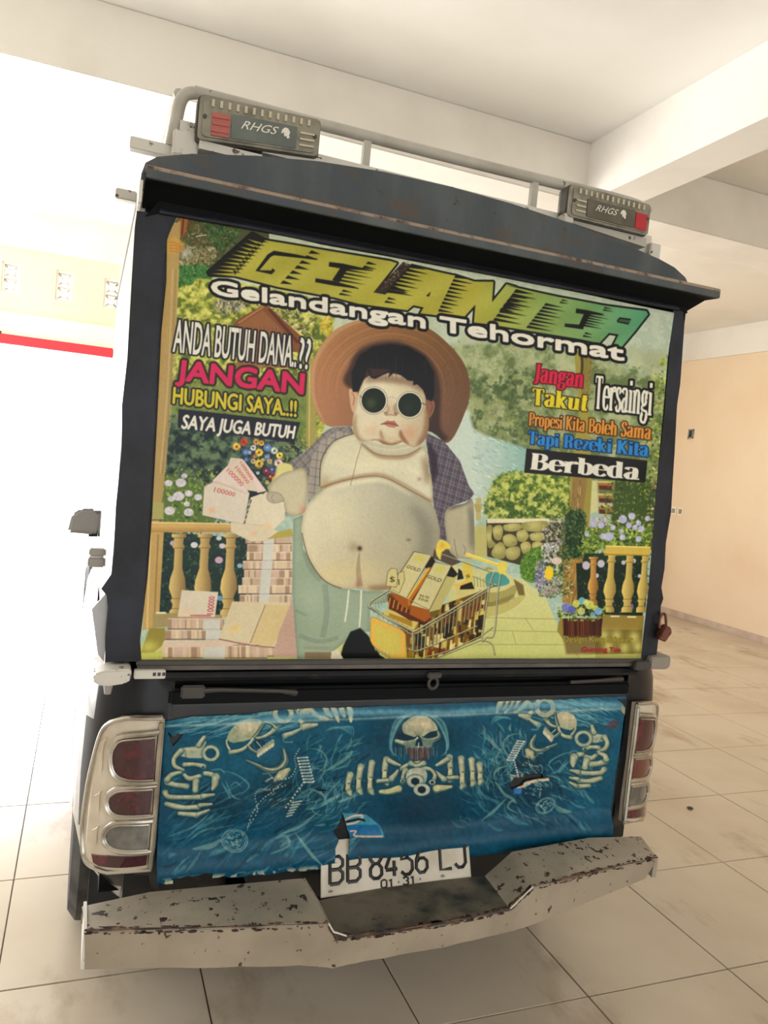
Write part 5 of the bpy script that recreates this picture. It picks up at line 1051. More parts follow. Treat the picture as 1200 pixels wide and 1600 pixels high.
# far wall: gateway on the left, pierced vent blocks above
XO = -.745
wb = empty('wall_back', (0, YF, 0), kind='structure')
obj('wall_panel', boxb(XO, YF, 0, .6, YF+.2, HB), MT['beige'], wb); obj('wall_panel', boxb(2.8, YF, 0, XR+.2, YF+.2, HB), MT['beige'], wb); obj('wall_panel', boxb(.6, YF, 2.6, 2.8, YF+.2, HB), MT['beige'], wb)  # doorway gap hidden by the truck, added to let light reach the right
up = B()
vx = [-3.76, -3.26, -2.76, -2.26, -1.756, -1.26, -.80]
zv0, zv1 = 3.01, 3.31
box(up, XL, YF, 2.82, XO, YF+.2, zv0); box(up, XL, YF, zv1, XO, YF+.2, HB)
e = [XL]+[v for x in vx for v in (x-.08, x+.08)]+[XO]
for i in range(0, len(e), 2):
    if e[i+1] > e[i]: box(up, e[i], YF, zv0, e[i+1], YF+.2, zv1)
obj('upper_wall', up, MT['beige'], wb)
obj('lintel', boxb(XL, YF-.03, 2.60, XO+.02, YF+.17, 2.82, bev=.004), MT['cream'], wb)
obj('back_beam', boxb(XL, YF-.03, HB, XR, YF+.2, H), MT['white'], wb)
obj('column', boxb(XO, YF-.05, 0, XO+.22, YF+.2, HB, bev=.004), MT['cream'], wb)
vents = []
for n_, x in enumerate(vx):
    bm = B()
    box(bm, x-.08, YF+.02, zv0, x-.06, YF+.14, zv1); box(bm, x+.06, YF+.02, zv0, x+.08, YF+.14, zv1)
    for z in (zv0, (zv0+zv1)/2-.01, zv1-.02): box(bm, x-.06, YF+.02, z, x+.06, YF+.14, z+.02)
    for zc in (zv0+.08, zv1-.08):
        for g in range(4): a = g*math.pi/2+math.pi/4; tube(bm, [(x+math.cos(a)*.02, YF+.08, zc+math.sin(a)*.02), (x+math.cos(a)*.085*.95, YF+.08, zc+math.sin(a)*.078)], .012, 6)
        lathe(bm, [(.026, -.04), (.04, -.04), (.04, .04), (.026, .04), (.026, -.04)], (x, YF+.08, zc), 'y', 14)
    obj('vent_block', bm, MT['white'], wb)
# left wall is low with a wide opening; side of the gateway
wl = empty('wall_left', (XL, 0, 0), kind='structure')
obj('wall_panel', boxb(XL-.2, YB, 2.6, XL, YF+.2, H), MT['white'], wl); obj('pier', boxb(XL-.2, YB, 0, XL, 1.4, 2.6), MT['white'], wl); obj('pier', boxb(XL-.2, 5.4, 0, XL, YF+.2, 2.6), MT['white'], wl)
wf = empty('wall_front', (0, YB, 0), kind='structure')
obj('wall_panel', boxb(XL-.2, YB-.2, 3.1, XR+.2, YB, H), MT['white'], wf); obj('pier', boxb(XL-.2, YB-.2, 0, -3.6, YB, 3.1), MT['white'], wf); obj('pier', boxb(5.8, YB-.2, 0, XR+.2, YB, 3.1), MT['white'], wf)
obj('ground', boxb(-40, -40, -.3, 40, 60, -.13), MT['outside'], kind='structure')
# red gate rail over the opening and the folding gate pushed to the left
g = empty('steel_gate_track', (-2.4, YF-.04, 2.5), label='red steel gate track under the lintel of the bright gateway', cat='gate rail')
obj('track', boxb(XL+.1, YF-.07, 2.497, XO-.005, YF-.031, 2.595, bev=.004), MT['red'], g)
obj('bracket', boxb(-1.96, YF-.075, 2.585, -1.80, YF-.033, 2.615), MT['dark'], g)
g = empty('folding_gate', (-2.6, YF-.02, 0), label='red folding steel gate pushed open at the left edge', cat='gate')
obj('gate_panel', boxb(-2.62, YF-.05, 2.16, -2.02, YF-.01, 2.34, bev=.004), MT['red'], g)
for k in range(9):
    x = -2.6+k*.07; obj('slat', boxb(x, YF-.045, .03, x+.022, YF-.02, 2.16), MT['red'], g)
for z in (.05, 1.1, 1.9): obj('crossbar', boxb(-2.62, YF-.022, z, -2.02, YF-.012, z+.05), MT['red'], g)
# fittings on the right wall
s = empty('junction_box', (XR, 6.24, 2.44), label='small open grey junction box high on the beige wall', cat='junction box')
bm = B(); box(bm, XR-.02, 6.20, 2.41, XR-.001, 6.29, 2.425); box(bm, XR-.02, 6.20, 2.515, XR-.001, 6.29, 2.53); box(bm, XR-.02, 6.20, 2.41, XR-.001, 6.215, 2.53); box(bm, XR-.02, 6.275, 2.41, XR-.001, 6.29, 2.53); obj('frame', bm, MT['greyblk'], s)
obj('back_plate', boxb(XR-.006, 6.21, 2.42, XR-.001, 6.28, 2.52), MT['dark'], s); obj('wire', tubeb([(XR-.01, 6.25, 2.46), (XR-.03, 6.26, 2.43), (XR-.02, 6.28, 2.39)], .004, 6, 4), MT['dark'], s)
s = empty('double_socket', (XR, 6.32, 1.42), label='white double wall socket low on the beige wall beside the truck box', cat='socket')
for y in (6.27, 6.40):
    p_ = obj('socket_plate', boxb(XR-.012, y-.055, 1.36, XR-.001, y+.055, 1.47, bev=.004), MT['cream'], s)
    obj('socket_face', boxb(XR-.016, y-.03, 1.385, XR-.012, y+.03, 1.445, bev=.001), MT['greyblk'], p_)

# ------------------------------------------------------------------ the pickup
XC, X0_, RC = .025, .725, .19
def ys(x):
    a = abs(x-XC)
    if a < X0_: return 0.
    d = min(a-X0_, RC*.9995); return RC-math.sqrt(RC*RC-d*d)
def S(x, z, off): return (x, ys(x)-off, z)
def mx(p): return [(2*XC-x, z) for x, z in p][::-1]
TR = empty('pickup_truck', (XC, .8, 0), label='black pickup with printed banner door, battered bumper and tall cargo box', cat='truck')
# bed body: side panels wrap round the rear corners
for sgn in (-1, 1):
    rows = []
    for z, f in ((.44, -.11), (.50, -.065), (.56, -.025), (.66, .0), (.80, .004), (.95, .0), (1.04, -.008), (1.085, -.02), (1.095, -.035)):
        r = []
        for a in np.linspace(-.05, 1, 5)[:1]: pass
        r.append(Vector((XC+sgn*(.700), .0, z)))
        for k in range(9):
            g_ = k/8*math.pi/2; rr = RC+f; r.append(Vector((XC+sgn*(X0_+rr*math.sin(g_)), RC-rr*math.cos(g_), z)))
        for y in (.28, .38, .42, .50, .60, .72, .86, 1.0, 1.12, 1.22, 1.30, 1.36, 1.6):
            za = .42+math.sqrt(max(0., .45**2-(y-.86)**2)) if abs(y-.86) < .45 else (.50 if y > 1 else .44)
            r.append(Vector((XC+sgn*(X0_+RC+f), y, max(z, za))))
        rows.append(r)
    bm = B(); loft(bm, rows); bmesh.ops.recalc_face_normals(bm, faces=bm.faces)
    for f_ in bm.faces:
        c_ = f_.calc_center_median(); f_.material_index = 1 if (c_.y > .10 and sgn < 0) else 0  # left side takes the glare in its colour, right side stays black
    obj('bed_side', bm, [MT['black'], MT['side']], TR)
    # wheel arch flare and mud flap
    bm = B(); cx = XC+sgn*(X0_+RC)
    tube(bm, [(cx-sgn*.02, .85+.47*math.cos(a), .40+.46*math.sin(a)) for a in np.linspace(-.2, math.pi-.38, 18)], .028, 8)
    obj('wheel_flare', bm, MT['side'] if sgn < 0 else MT['black'], TR)  # left flare carries the same painted glare tone
    obj('mud_flap', boxb(cx-sgn*.06, .36, .14, cx-sgn*.27, .375, .50), MT['black'], TR)
obj('bed_floor', boxb(XC-.84, .1, .48, XC+.84, 1.62, .54), MT['void'], TR)
obj('rear_sill', prism([(.03, .44), (.03, .62), (.12, .62), (.12, .44)], 0, -.76, .80), MT['black'], TR)
# tailgate
prof = [(.0, .605), (.0, 1.00), (.006, 1.03), (.02, 1.045), (.05, 1.05), (.08, 1.05), (.08, .605)]
tg = obj('tailgate', prism(prof, 0, -.690, .735, bev=.004), MT['black'], TR)
def tgy(z): return -.001 if z < .955 else -.001+(z-.955)**2*2.0
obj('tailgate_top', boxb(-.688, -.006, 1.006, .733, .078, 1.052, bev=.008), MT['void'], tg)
def tgy_(z): return 0. if z < .955 else (z-.955)**2*2.2
# dark recess, sill rails and latch between tailgate and cargo box
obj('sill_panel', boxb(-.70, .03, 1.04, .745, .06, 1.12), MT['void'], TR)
obj('lower_rail', prism([(-.012, 1.075), (-.018, 1.085), (-.012, 1.097), (.03, 1.10), (.03, 1.07)], 0, -.70, .745), MT['black'], TR)
obj('upper_rail', boxb(-.77, -.035, 1.108, .755, .03, 1.124, bev=.004), mat('dull_brown_rail', (92, 84, 76), .4, var=((60, 56, 52), 9, .4, .7)), TR)
lt = obj('latch', tubeb([(-.63, .0, 1.045), (-.56, -.01, 1.05), (-.40, -.008, 1.043), (-.36, .0, 1.035)], [.009, .006, .006, .01], 8), MT['dark'], TR); obj('bolt', boxb(-.66, -.012, 1.028, -.60, 0, 1.062, bev=.004), MT['dark'], lt)
lt = obj('latch', tubeb([(.70, .0, 1.06), (.60, -.01, 1.058), (.50, -.008, 1.054)], [.009, .006, .006], 8), MT['dark'], TR)
hk = B(); tube(hk, [(.03+.014*math.cos(a), -.022, 1.062+.016*math.sin(a)) for a in np.linspace(0, 6.283, 16)], .005, 8); box(hk, .008, -.03, 1.078, .052, -.012, 1.094, bev=.003)
obj('padlock_hasp', hk, MT['dark'], TR)
# body corners above the lights are part of bed_side; brackets of the box
bm = prism([(-.872, 1.098), (-.868, 1.112), (-.85, 1.120), (-.787, 1.124), (-.785, 1.098), (-.80, 1.088), (-.84, 1.082), (-.86, 1.086)], 1, -.075, -.005, bev=.004); obj('corner_bracket', bm, MT['rackw'], TR)
obj('corner_bracket', prism([(.762, 1.104), (.762, 1.142), (.83, 1.148), (.842, 1.14), (.842, 1.112), (.83, 1.102)], 1, -.05, .02, bev=.004), mat('worn_grey_bracket', (140, 132, 120), .5), TR)
b_ = obj('hinge_plate', boxb(-.778, -.05, 1.092, -.705, -.03, 1.113, bev=.002), MT['rackw'], TR)
for k in range(3): obj('rivet', boxb(-.735+k*.011, -.052, 1.100, -.728+k*.011, -.049, 1.108), MT['dark'], b_)
obj('hinge_plate', prism([(.70, 1.102), (.705, 1.128), (.76, 1.132), (.765, 1.112), (.74, 1.102)], 1, -.052, -.02, bev=.003), MT['dark'], TR)
obj('bolt', tubeb([(-.835, -.05, 1.082), (-.835, -.05, 1.058)], [.012, .008], 8), MT['greyblk'], TR)

# rear lights, four lenses each
OUT = [(-.700, .985), (-.760, .983), (-.792, .977), (-.823, .960), (-.840, .930), (-.852, .865), (-.861, .793), (-.867, .692), (-.865, .637), (-.858, .600), (-.843, .588), (-.802, .585), (-.701, .597), (-.699, .657)]
L1 = [(-.715, .939), (-.788, .927), (-.807, .906), (-.812, .883), (-.808, .854), (-.794, .835), (-.764, .829), (-.711, .831)]
L2 = [(-.712, .807), (-.782, .800), (-.806, .785), (-.813, .766), (-.806, .746), (-.785, .737), (-.713, .742)]
L3 = [(-.714, .717), (-.781, .712), (-.805, .697), (-.813, .674), (-.802, .656), (-.776, .649), (-.712, .652)]
L4 = [(-.712, .635), (-.80, .628), (-.841, .618), (-.836, .601), (-.823, .597), (-.713, .612)]
def grow(p, d):
    p = np.array(p); c = p.mean(0); out = []
    for q in p: v = q-c; L_ = np.hypot(*v); out.append(tuple(q+v/L_*d*(1 if q[0] < -.72 or True else 0)))
    return out
def Fm(side):
    return S if side < 0 else (lambda x, z, off: S(2*XC-x, z, off))
for side in (-1, 1):
    F_ = Fm(side)
    rl = obj('rear_light', surf(OUT, F_, .022, .012), MT['lampcream'], TR, label='left rear light, lit by the gateway' if side < 0 else 'right rear light, seen edge on')
    ring = lambda pts, off, r, closed=True: tubeb([F_(x, z, off) for x, z in (list(map(tuple, smooth_closed(pts[:-2], 3, False)))+pts[-2:]+[pts[0]])], r, 7)
    obj('bezel', ring([(x*.997-.0022, z) for x, z in OUT[:12]]+OUT[12:], .024, .0058), MT['chrome'], rl)
    obj('inner_trim', tubeb([F_(x, z, .027) for x, z in ((-.703, .975), (-.7045, .9), (-.702, .75), (-.703, .605))], .0068, 8), MT['chrome'], rl)
    for P_, m_, rr in ((L1, 'lensred', .0075), (L2, 'lensred' if side < 0 else 'lensamb', .007), (L3, 'lensgrey', .007), (L4, 'lensred', .0)):
        ln = obj('lens', surf(P_, F_, .029, .012), MT[m_], rl)
        if rr:
            q = [tuple(v) for v in smooth_closed(P_, 4, False)]
            cx, cz = np.mean([v[0] for v in q]), np.mean([v[1] for v in q])
            g2 = [(x+(x-cx)*.13, z+(z-cz)*.20) for x, z in q]
            for off, r_, pts in ((.028, rr, g2), (.031, .003, q)):
                obj('lens_ring', tubeb([F_(x, z, off) for x, z in pts], r_, 8), MT['chrome'], rl)
    for z0, z1 in ((.935, .86), (.80, .755), (.71, .67)):
        obj('reflector_lobe', surf([(-.826, z0-.012), (-.842, z0-.03), (-.848, (z0+z1)/2-.012), (-.842, z1-.02), (-.832, z1-.022), (-.832, (z0+z1)/2)], F_, .0245, .01, 3), MT['lampcream'], rl)

# bumper
FT = [(-.851, -.17, .550), (-.618, -.21, .549), (-.302, -.26, .548), (-.279, -.265, .514), (-.160, -.275, .516), (.018, -.27, .516), (.212, -.25, .514), (.286, -.235, .557), (.527, -.19, .551), (.786, -.15, .545)]
FB = [(-.845, -.17, .458), (-.60, -.21, .450), (-.36, -.25, .444), (-.279, -.262, .434), (-.19, -.272, .446), (.018, -.27, .450), (.23, -.25, .449), (.32, -.235, .452), (.527, -.19, .463), (.750, -.15, .482)]
BT = [(-.857, -.05, .536), (-.70, -.04, .548), (-.312, -.08, .563), (-.272, -.09, .503), (-.101, -.074, .506), (.089, -.074, .509), (.226, -.085, .512), (.318, -.07, .567), (.603, -.05, .574), (.806, -.05, .560)]
def bump_bm(rows, thick=None):
    bm = B(); loft(bm, rows); bmesh.ops.recalc_face_normals(bm, faces=bm.faces); return bm
def dens(p, n=5):
    out = []
    for i in range(len(p)-1):
        for k in range(n): out.append(Vector(p[i]).lerp(Vector(p[i+1]), k/n))
    return out+[Vector(p[-1])]
ft, fb, bt = dens(FT), dens(FB), dens(BT)
rnd = random.Random(3)
wob = [Vector((0, 0, rnd.uniform(-.0015, .0015))) for _ in ft]
fte = [p+Vector((0, .006, .0)) for p in ft]; ftd = [p+Vector((0, -.0, -.006)) for p in ft]
fbo = [p+w for p, w in zip(fb, wob)]; fbi = [p+Vector((0, .05, .004)) for p in fb]
bp = obj('bumper', bump_bm([fbi, fbo, ftd]), MT['bump'], TR, label='bent cream rear bumper with rust chips')
top = [[a.lerp(b, t) for a, b in zip(fte, bt)] for t in (0, .33, .66, 1)]
bm = bump_bm([ftd]+top+[[p+Vector((0, .01, -.05)) for p in bt]])
for f_ in bm.faces:
    c_ = f_.calc_center_median(); f_.material_index = 1 if (-.27 < c_.x < .215) else 0
obj('step_pad', bm, [MT['bumptop'], MT['deck']], bp)
obj('end_cap', prism([(-.17, .458), (-.17, .552), (-.10, .548), (-.03, .536), (-.03, .47), (-.10, .455)], 0, -.853, -.846), MT['rackw'], bp)
obj('end_cap', prism([(-.15, .482), (-.15, .545), (-.05, .56), (-.03, .50)], 0, .775, .79), MT['bumptop'], bp)
# rust along the folded edge: short ragged flakes
bm = B()
for i in range(420):
    t = rnd.random(); k = t*(len(ft)-1.001); a = ft[int(k)].lerp(ft[int(k)+1], k-int(k)); d_ = (ft[int(k)+1]-ft[int(k)]).normalized()
    w = rnd.uniform(.002, .012); up_ = rnd.random() < .5; n = 6; h = rnd.uniform(.0012, .0042)
    c_ = a+(Vector((0, rnd.uniform(.001, .010), .0012+.0004)) if up_ else Vector((0, -.0012, -rnd.uniform(.004, .010))))
    vv = []
    for q in range(n): g_ = 2*math.pi*q/n+.3; r_ = rnd.uniform(.6, 1.2); vv.append(bm.verts.new(c_+d_*math.cos(g_)*w*r_+(Vector((0, h*1.4, 0)) if up_ else Vector((0, 0, h)))*math.sin(g_)*r_))
    bm.faces.new(vv)
obj('edge_rust', bm, MT['edge'], bp, kind='stuff')
obj('edge_line', tubeb([p+Vector((0, -.0005, .001)) for p in ft], [rnd.choice((.0006, .0012, .0018, .0024)) for _ in ft], 6), MT['edge'], bp)
# welded seam strip (pale bare metal) at the step corners
obj('weld_seam', tubeb([ft[10]+Vector((0, -.002, .002)), ft[13]+Vector((0, -.002, .001)), ft[16]+Vector((0, -.002, .002))], .0022, 6), MT['rackw'], bp)
obj('weld_seam', tubeb([ft[30]+Vector((0, -.002, .002)), ft[35]+Vector((0, -.002, .002)), ft[35]+Vector((0, -.002, .004))], .002, 6), MT['rackw'], bp)
for x in (-.5, .5): obj('bumper_stay', boxb(x, -.03, .47, x+.05, .3, .52), MT['void'], TR)

# licence plate
PLx0, PLx1, PLz0, PLz1, PLy = -.243, .216, .4655, .605, -.03
pq = lambda u, v, d=0: Vector((-.262+.450*u+.012*v, -.072+.076*v-d*.87, .500+.008*u+.118*v-d*.5))
bm = B(); vs = [bm.verts.new(pq(u, v, d)) for d in (0, .003) for u, v in ((0, 0), (1, 0), (1, 1), (0, 1))]
for f_ in ((0, 1, 2, 3), (7, 6, 5, 4), (0, 4, 5, 1), (1, 5, 6, 2), (2, 6, 7, 3), (3, 7, 4, 0)): bm.faces.new([vs[i] for i in f_])
bmesh.ops.recalc_face_normals(bm, faces=bm.faces)
pl = obj('licence_plate', bm, MT['plate'], TR)
bm = B(); fr = [(0.005, .02), (.995, .02), (.995, .98), (.005, .98), (0.005, .02)]
for i in range(4): tube(bm, [pq(*fr[i], .0035), pq(*fr[i+1], .0035)], .0016, 6)
obj('plate_border', bm, MT['plate'], pl)
def plate_text(t, u0, v0, u1, v1, w): 
    # condensed strokes, embossed
    bm = B()
    G = {'B': [[(0, 0), (0, 1), (.7, 1), (1, .85), (1, .65), (.7, .52), (0, .52)], [(.7, .52), (1, .38), (1, .15), (.7, 0), (0, 0)]], '8': [[(.3, .52), (0, .7), (0, .88), (.3, 1), (.7, 1), (1, .88), (1, .7), (.7, .52), (.3, .52), (0, .35), (0, .12), (.3, 0), (.7, 0), (1, .12), (1, .35), (.7, .52)]],
         '4': [[(.65, 1), (0, .32), (0, .25), (1, .25)], [(.75, .55), (.75, 0)]], '5': [[(.95, 1), (.1, 1), (.05, .55), (.6, .6), (1, .45), (1, .15), (.7, 0), (.3, 0), (0, .12)]], '6': [[(.9, 1), (.45, .9), (.05, .5), (0, .18), (.3, 0), (.7, 0), (1, .15), (1, .4), (.7, .52), (.3, .52), (.05, .4)]],
         'L': [[(0, 1), (0, 0), (1, 0)]], 'J': [[(.35, 1), (1, 1), (1, .15), (.7, 0), (.3, 0), (0, .15)]], '0': [[(.3, 0), (0, .15), (0, .85), (.3, 1), (.7, 1), (1, .85), (1, .15), (.7, 0), (.3, 0)]], '1': [[(.1, .8), (.5, 1), (.5, 0)]], '3': [[(0, .85), (.3, 1), (.7, 1), (1, .85), (1, .65), (.6, .52), (1, .38), (1, .15), (.7, 0), (.3, 0), (0, .15)]], '.': [[(.45, .5), (.55, .45)]], ' ': []}
    n = len(t); cw = (u1-u0)/n
    for i, ch in enumerate(t):
        for st in G[ch]: tube(bm, [pq(u0+cw*(i+.10+.72*x), v0+(v1-v0)*y, .0036) for x, y in st], w, 6)
    return bm
for t_, u0, v0, u1, v1, w in (('BB', .045, .215, .270, .69, .0050), ('8456', .305, .215, .715, .72, .0052), ('LJ', .78, .215, .985, .72, .0052), ('01.31.', .38, .035, .67, .17, .0027)):
    obj('lettering', plate_text(t_, u0, v0, u1, v1, w), MT['ink'], pl)
for u in (.06, .8): obj('plate_screw', tubeb([pq(u, .1, .003), pq(u, .1, .006)], .006, 8), MT['greyblk'], pl)

# printed wrap on the tailgate, a thin sheet following the curved top edge
def wrap_homog():
    # artwork layout corners <-> sheet corners (sheet x -.715..+.76, z .545..1.02)
    return None
def sheet(name, x0, x1, z0, z1, fn, nx, nz, image, parent, rough, thick=.0015, alpha=True, label=None):
    me = bpy.data.meshes.new(name); V, Fc, UV = [], [], []
    for j in range(nz+1):
        for i in range(nx+1):
            u, v = i/nx, j/nz; V.append(Vector(fn(x0+(x1-x0)*u, z0+(z1-z0)*v))-WL[parent.name]); UV.append((u, v))
    for j in range(nz):
        for i in range(nx): a = j*(nx+1)+i; Fc.append((a, a+1, a+nx+2, a+nx+1))
    me.from_pydata(V, [], Fc); uv = me.uv_layers.new(name='UVMap')
    for l in me.loops: uv.data[l.index].uv = UV[l.vertex_index]
    m = bpy.data.materials.new(name+'_print'); m.use_nodes = True; nt = m.node_tree; b = nt.nodes['Principled BSDF']
    tx = nt.nodes.new('ShaderNodeTexImage'); tx.image = image; tx.extension = 'EXTEND'; nt.links.new(tx.outputs[0], b.inputs['Base Color'])
    if alpha: nt.links.new(tx.outputs[1], b.inputs['Alpha'])
    b.inputs['Roughness'].default_value = rough; b.inputs['Specular IOR Level'].default_value = .18
    nz_ = nt.nodes.new('ShaderNodeTexNoise'); nz_.inputs['Scale'].default_value = 7; bp_ = nt.nodes.new('ShaderNodeBump'); bp_.inputs['Strength'].default_value = .12; bp_.inputs['Distance'].default_value = .01
    ge = nt.nodes.new('ShaderNodeNewGeometry'); nt.links.new(ge.outputs['Position'], nz_.inputs['Vector']); nt.links.new(nz_.outputs[0], bp_.inputs['Height']); nt.links.new(bp_.outputs[0], b.inputs['Normal'])
    me.materials.append(m); me.shade_smooth()
    o = bpy.data.objects.new(name, me); COL.objects.link(o); o.parent = parent; WL[name] = WL[parent.name]
    s_ = o.modifiers.new('t', 'SOLIDIFY'); s_.thickness = thick; s_.offset = 1
    if label: o['label'] = label
    return o
CP = Vector((-.915, -1.931, 1.66))
def layout(P):
    """where a point of the flat print falls in the artist's slanted layout grid (drawn in perspective)"""
    d = Vector(P)-CP; z = d.dot(FW); return (d.dot(RX)/z*1195+600, d.dot(DN)/z*1195+800)
def print_image(name, cv, x0, x1, z0, z1, y, w, h):
    Hm = homog([(0, 0), (1, 0), (1, 1), (0, 1)], [layout((x, y, z)) for x, z in ((x0, z0), (x1, z0), (x1, z1), (x0, z1))])
    return to_image(name, rectify(cv, Hm, w, h))
wi = print_image('wrap_art', paint_wrap(), -.70, .745, .54, 1.03, -.004, 1734, 588)
sheet('printed_wrap', -.70, .745, .54, 1.03, lambda x, z: (x, tgy(z)*1.-.004-max(0., min(1., (.632-z)/.045))*.025-.0025*math.sin(x*23+z*9)*math.sin(z*31+x*5), z), 90, 30, wi, tg, .35, label='torn blue skull and revolver vinyl wrap')

# cargo box
cb = empty('cargo_box', (XC, .8, 0)); cb.parent = TR; cb.location = (0, 0, 0); WL['cargo_box'] = WL[TR.name]
XA, XB, YE = -.845, .79, 1.62
ARC = [(-.845, 2.275), (-.838, 2.300), (-.814, 2.319), (-.736, 2.344), (-.587, 2.374), (-.427, 2.397), (-.257, 2.410), (-.074, 2.414), (.123, 2.409), (.335, 2.394), (.520, 2.372), (.640, 2.354), (.700, 2.340), (.745, 2.318), (.765, 2.295), (.77, 2.26)]
obj('roof', prism(ARC+[(.77, 2.24), (-.845, 2.24)], 1, -.02, YE), MT['rust'], cb)
obj('side_panel', boxb(XA, -.005, 1.10, XA+.02, YE, 2.25), mat('pale_box_side', (200, 190, 178), .4), cb); obj('side_panel', boxb(.76, .0, 1.10, .78, YE, 2.25), MT['vinyl'], cb)  # left panel is paler than the right one
obj('front_panel', boxb(XA, YE-.02, 1.10, .78, YE, 2.25), MT['vinyl'], cb)
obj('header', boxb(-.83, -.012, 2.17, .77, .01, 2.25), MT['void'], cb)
# visor: a thin rusty-edged shelf standing out under the curved roof end
vz = lambda x: 2.262+(x+.83)*.006
xs_ = lambda x1, x0=-.838: np.linspace(x0, x1, 24)
bm = B(); loft(bm, [[Vector((x, y, vz(x)+dz)) for x in xs_(xe)] for y, dz, xe in ((-.010, .016, .79), (-.094, .010, .812), (-.100, .006, .812), (-.1005, .0, .812))]); obj('visor_rim', bm, MT['lip'], cb)
bm = B(); loft(bm, [[Vector((x, y, vz(x)+dz)) for x in xs_(xe)] for y, dz, xe in ((-.1005, .0, .812), (-.1005, -.018, .812), (-.096, -.020, .810))]); obj('visor_apron', bm, MT['rust'], cb)
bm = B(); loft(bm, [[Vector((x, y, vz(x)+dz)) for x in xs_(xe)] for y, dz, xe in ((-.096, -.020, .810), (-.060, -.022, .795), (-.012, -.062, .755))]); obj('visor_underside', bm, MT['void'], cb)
obj('edge_strip', boxb(-.85, -.10, 2.19, -.843, -.0, 2.235), MT['rackw'], cb)
# door: black vinyl frame with ragged edge, banner print in the middle
hd = obj('rear_door', prism([(-.835, 1.128), (.77, 1.128), (.755, 2.20), (-.835, 2.18)], 1, -.022, -.002), MT['vinyl'], cb)
bl = [(-.764, 1.13), (-.768, 1.4), (-.772, 1.647), (-.783, 2.022), (-.777, 2.141), (-.755, 2.19), (-.80, 2.19), (-.849, 2.187), (-.851, 2.15), (-.849, 2.01), (-.846, 1.85), (-.850, 1.74), (-.844, 1.64), (-.847, 1.5), (-.844, 1.398), (-.846, 1.34), (-.866, 1.305), (-.853, 1.29), (-.848, 1.26), (-.849, 1.19), (-.845, 1.128)]
F2 = lambda x, z, off: (x, -.024-off-.0015*math.sin(z*40)-.001*math.sin(z*17+x*30), z)
obj('vinyl_strip', surf(bl, F2, .004, cuts=False), MT['vinyl'], hd)
br = [(.706, 2.212), (.728, 2.212), (.728, 2.225), (.746, 2.225), (.748, 2.19), (.756, 2.188), (.768, 1.996), (.764, 1.93), (.772, 1.85), (.776, 1.78), (.783, 1.70), (.789, 1.6), (.786, 1.5), (.792, 1.42), (.789, 1.36), (.80, 1.325), (.792, 1.30), (.80, 1.24), (.800, 1.131), (.734, 1.131), (.728, 1.5), (.719, 1.9)]
obj('vinyl_strip', surf(br, F2, .004, cuts=False), MT['vinyl'], hd)
obj('top_strip', surf([(-.83, 2.178), (-.776, 2.200), (.70, 2.222), (.76, 2.21), (.75, 2.235), (-.75, 2.222), (-.80, 2.222)], F2, .007, cuts=False), MT['void'], hd)
bmp = obj('bottom_bar', boxb(-.77, -.036, 1.122, .745, -.02, 1.134, bev=.002), MT['dark'], hd)
obj('door_edge_rail', tubeb([(-.80, -.03, 2.195), (-.6, -.034, 2.20), (.0, -.034, 2.208), (.72, -.032, 2.218)], .007, 8), MT['vinyl'], hd)
bi = print_image('banner_art', paint_banner(), -.785, .745, 1.128, 2.215, -.03, 1836, 1304)
def bfn(x, z): return (x, -.0295-.0015*math.sin(x*9+z*4)*math.sin(z*11)-.001*math.sin(x*21), z)
sh = sheet('printed_banner', -.785, .745, 1.128, 2.215, bfn, 60, 40, bi, hd, .30, alpha=True, label='glossy printed banner with slogans and a boy in a straw hat')
obj('tarp_flap', prism([(-.883, 1.25), (-.846, 1.30), (-.846, 1.12), (-.862, 1.14)], 1, .0, .004), MT['side'], cb)
# side latch of the box and the tie-down
sl = obj('side_latch', boxb(-.893, .58, 1.292, -.845, .62, 1.316, bev=.004), MT['greyblk'], cb); obj('latch_foot', boxb(-.895, .58, 1.258, -.845, .62, 1.288, bev=.004), MT['greyblk'], sl)  # pale grey puts the glare over the latch into its colour

# roof rack
rk = empty('roof_rack', (XC, .8, 0)); rk.parent = TR; rk.location = (0, 0, 0); WL['roof_rack'] = WL[TR.name]
YR_ = .11
bm = B(); tube(bm, [(-.775, YR_, 2.395), (-.768, YR_, 2.46), (-.762, YR_, 2.505), (-.750, YR_, 2.528), (-.728, YR_, 2.538), (-.70, YR_, 2.540), (-.4, YR_, 2.541), (0, YR_, 2.544), (.35, YR_, 2.549), (.60, YR_, 2.552), (.69, YR_+.01, 2.545)], .0155, 12, 3); obj('top_tube', bm, MT['tube'], rk)
obj('base_rail', prism([(YR_-.025, 2.43), (YR_-.02, 2.458), (YR_+.02, 2.458), (YR_+.02, 2.40), (YR_-.02, 2.40)], 0, -.76, .69), MT['rackw'], rk)
for x in (-.268, .262): obj('upright', boxb(x-.010, YR_-.008, 2.45, x+.010, YR_+.010, 2.535), MT['tube'], rk)
obj('foot', boxb(-.775, YR_-.045, 2.365, -.715, YR_-.02, 2.425, bev=.003), MT['rackw'], rk); obj('lamp_shelf', prism([(.045, 2.404), (.045, 2.384), (.10, 2.384), (.10, 2.404)], 0, -.715, -.56), MT['rackw'], rk); obj('lamp_shelf', prism([(.05, 2.434), (.05, 2.412), (.10, 2.412), (.10, 2.434)], 0, -.56, -.405), MT['rackw'], rk); obj('lamp_shelf', prism([(.345, 2.434), (.345, 2.425), (.64, 2.405), (.64, 2.432)], 1, .05, .10), MT['tube'], rk)
obj('foot', boxb(.672, YR_-.045, 2.375, .712, YR_, 2.43, bev=.003), MT['rackw'], rk)
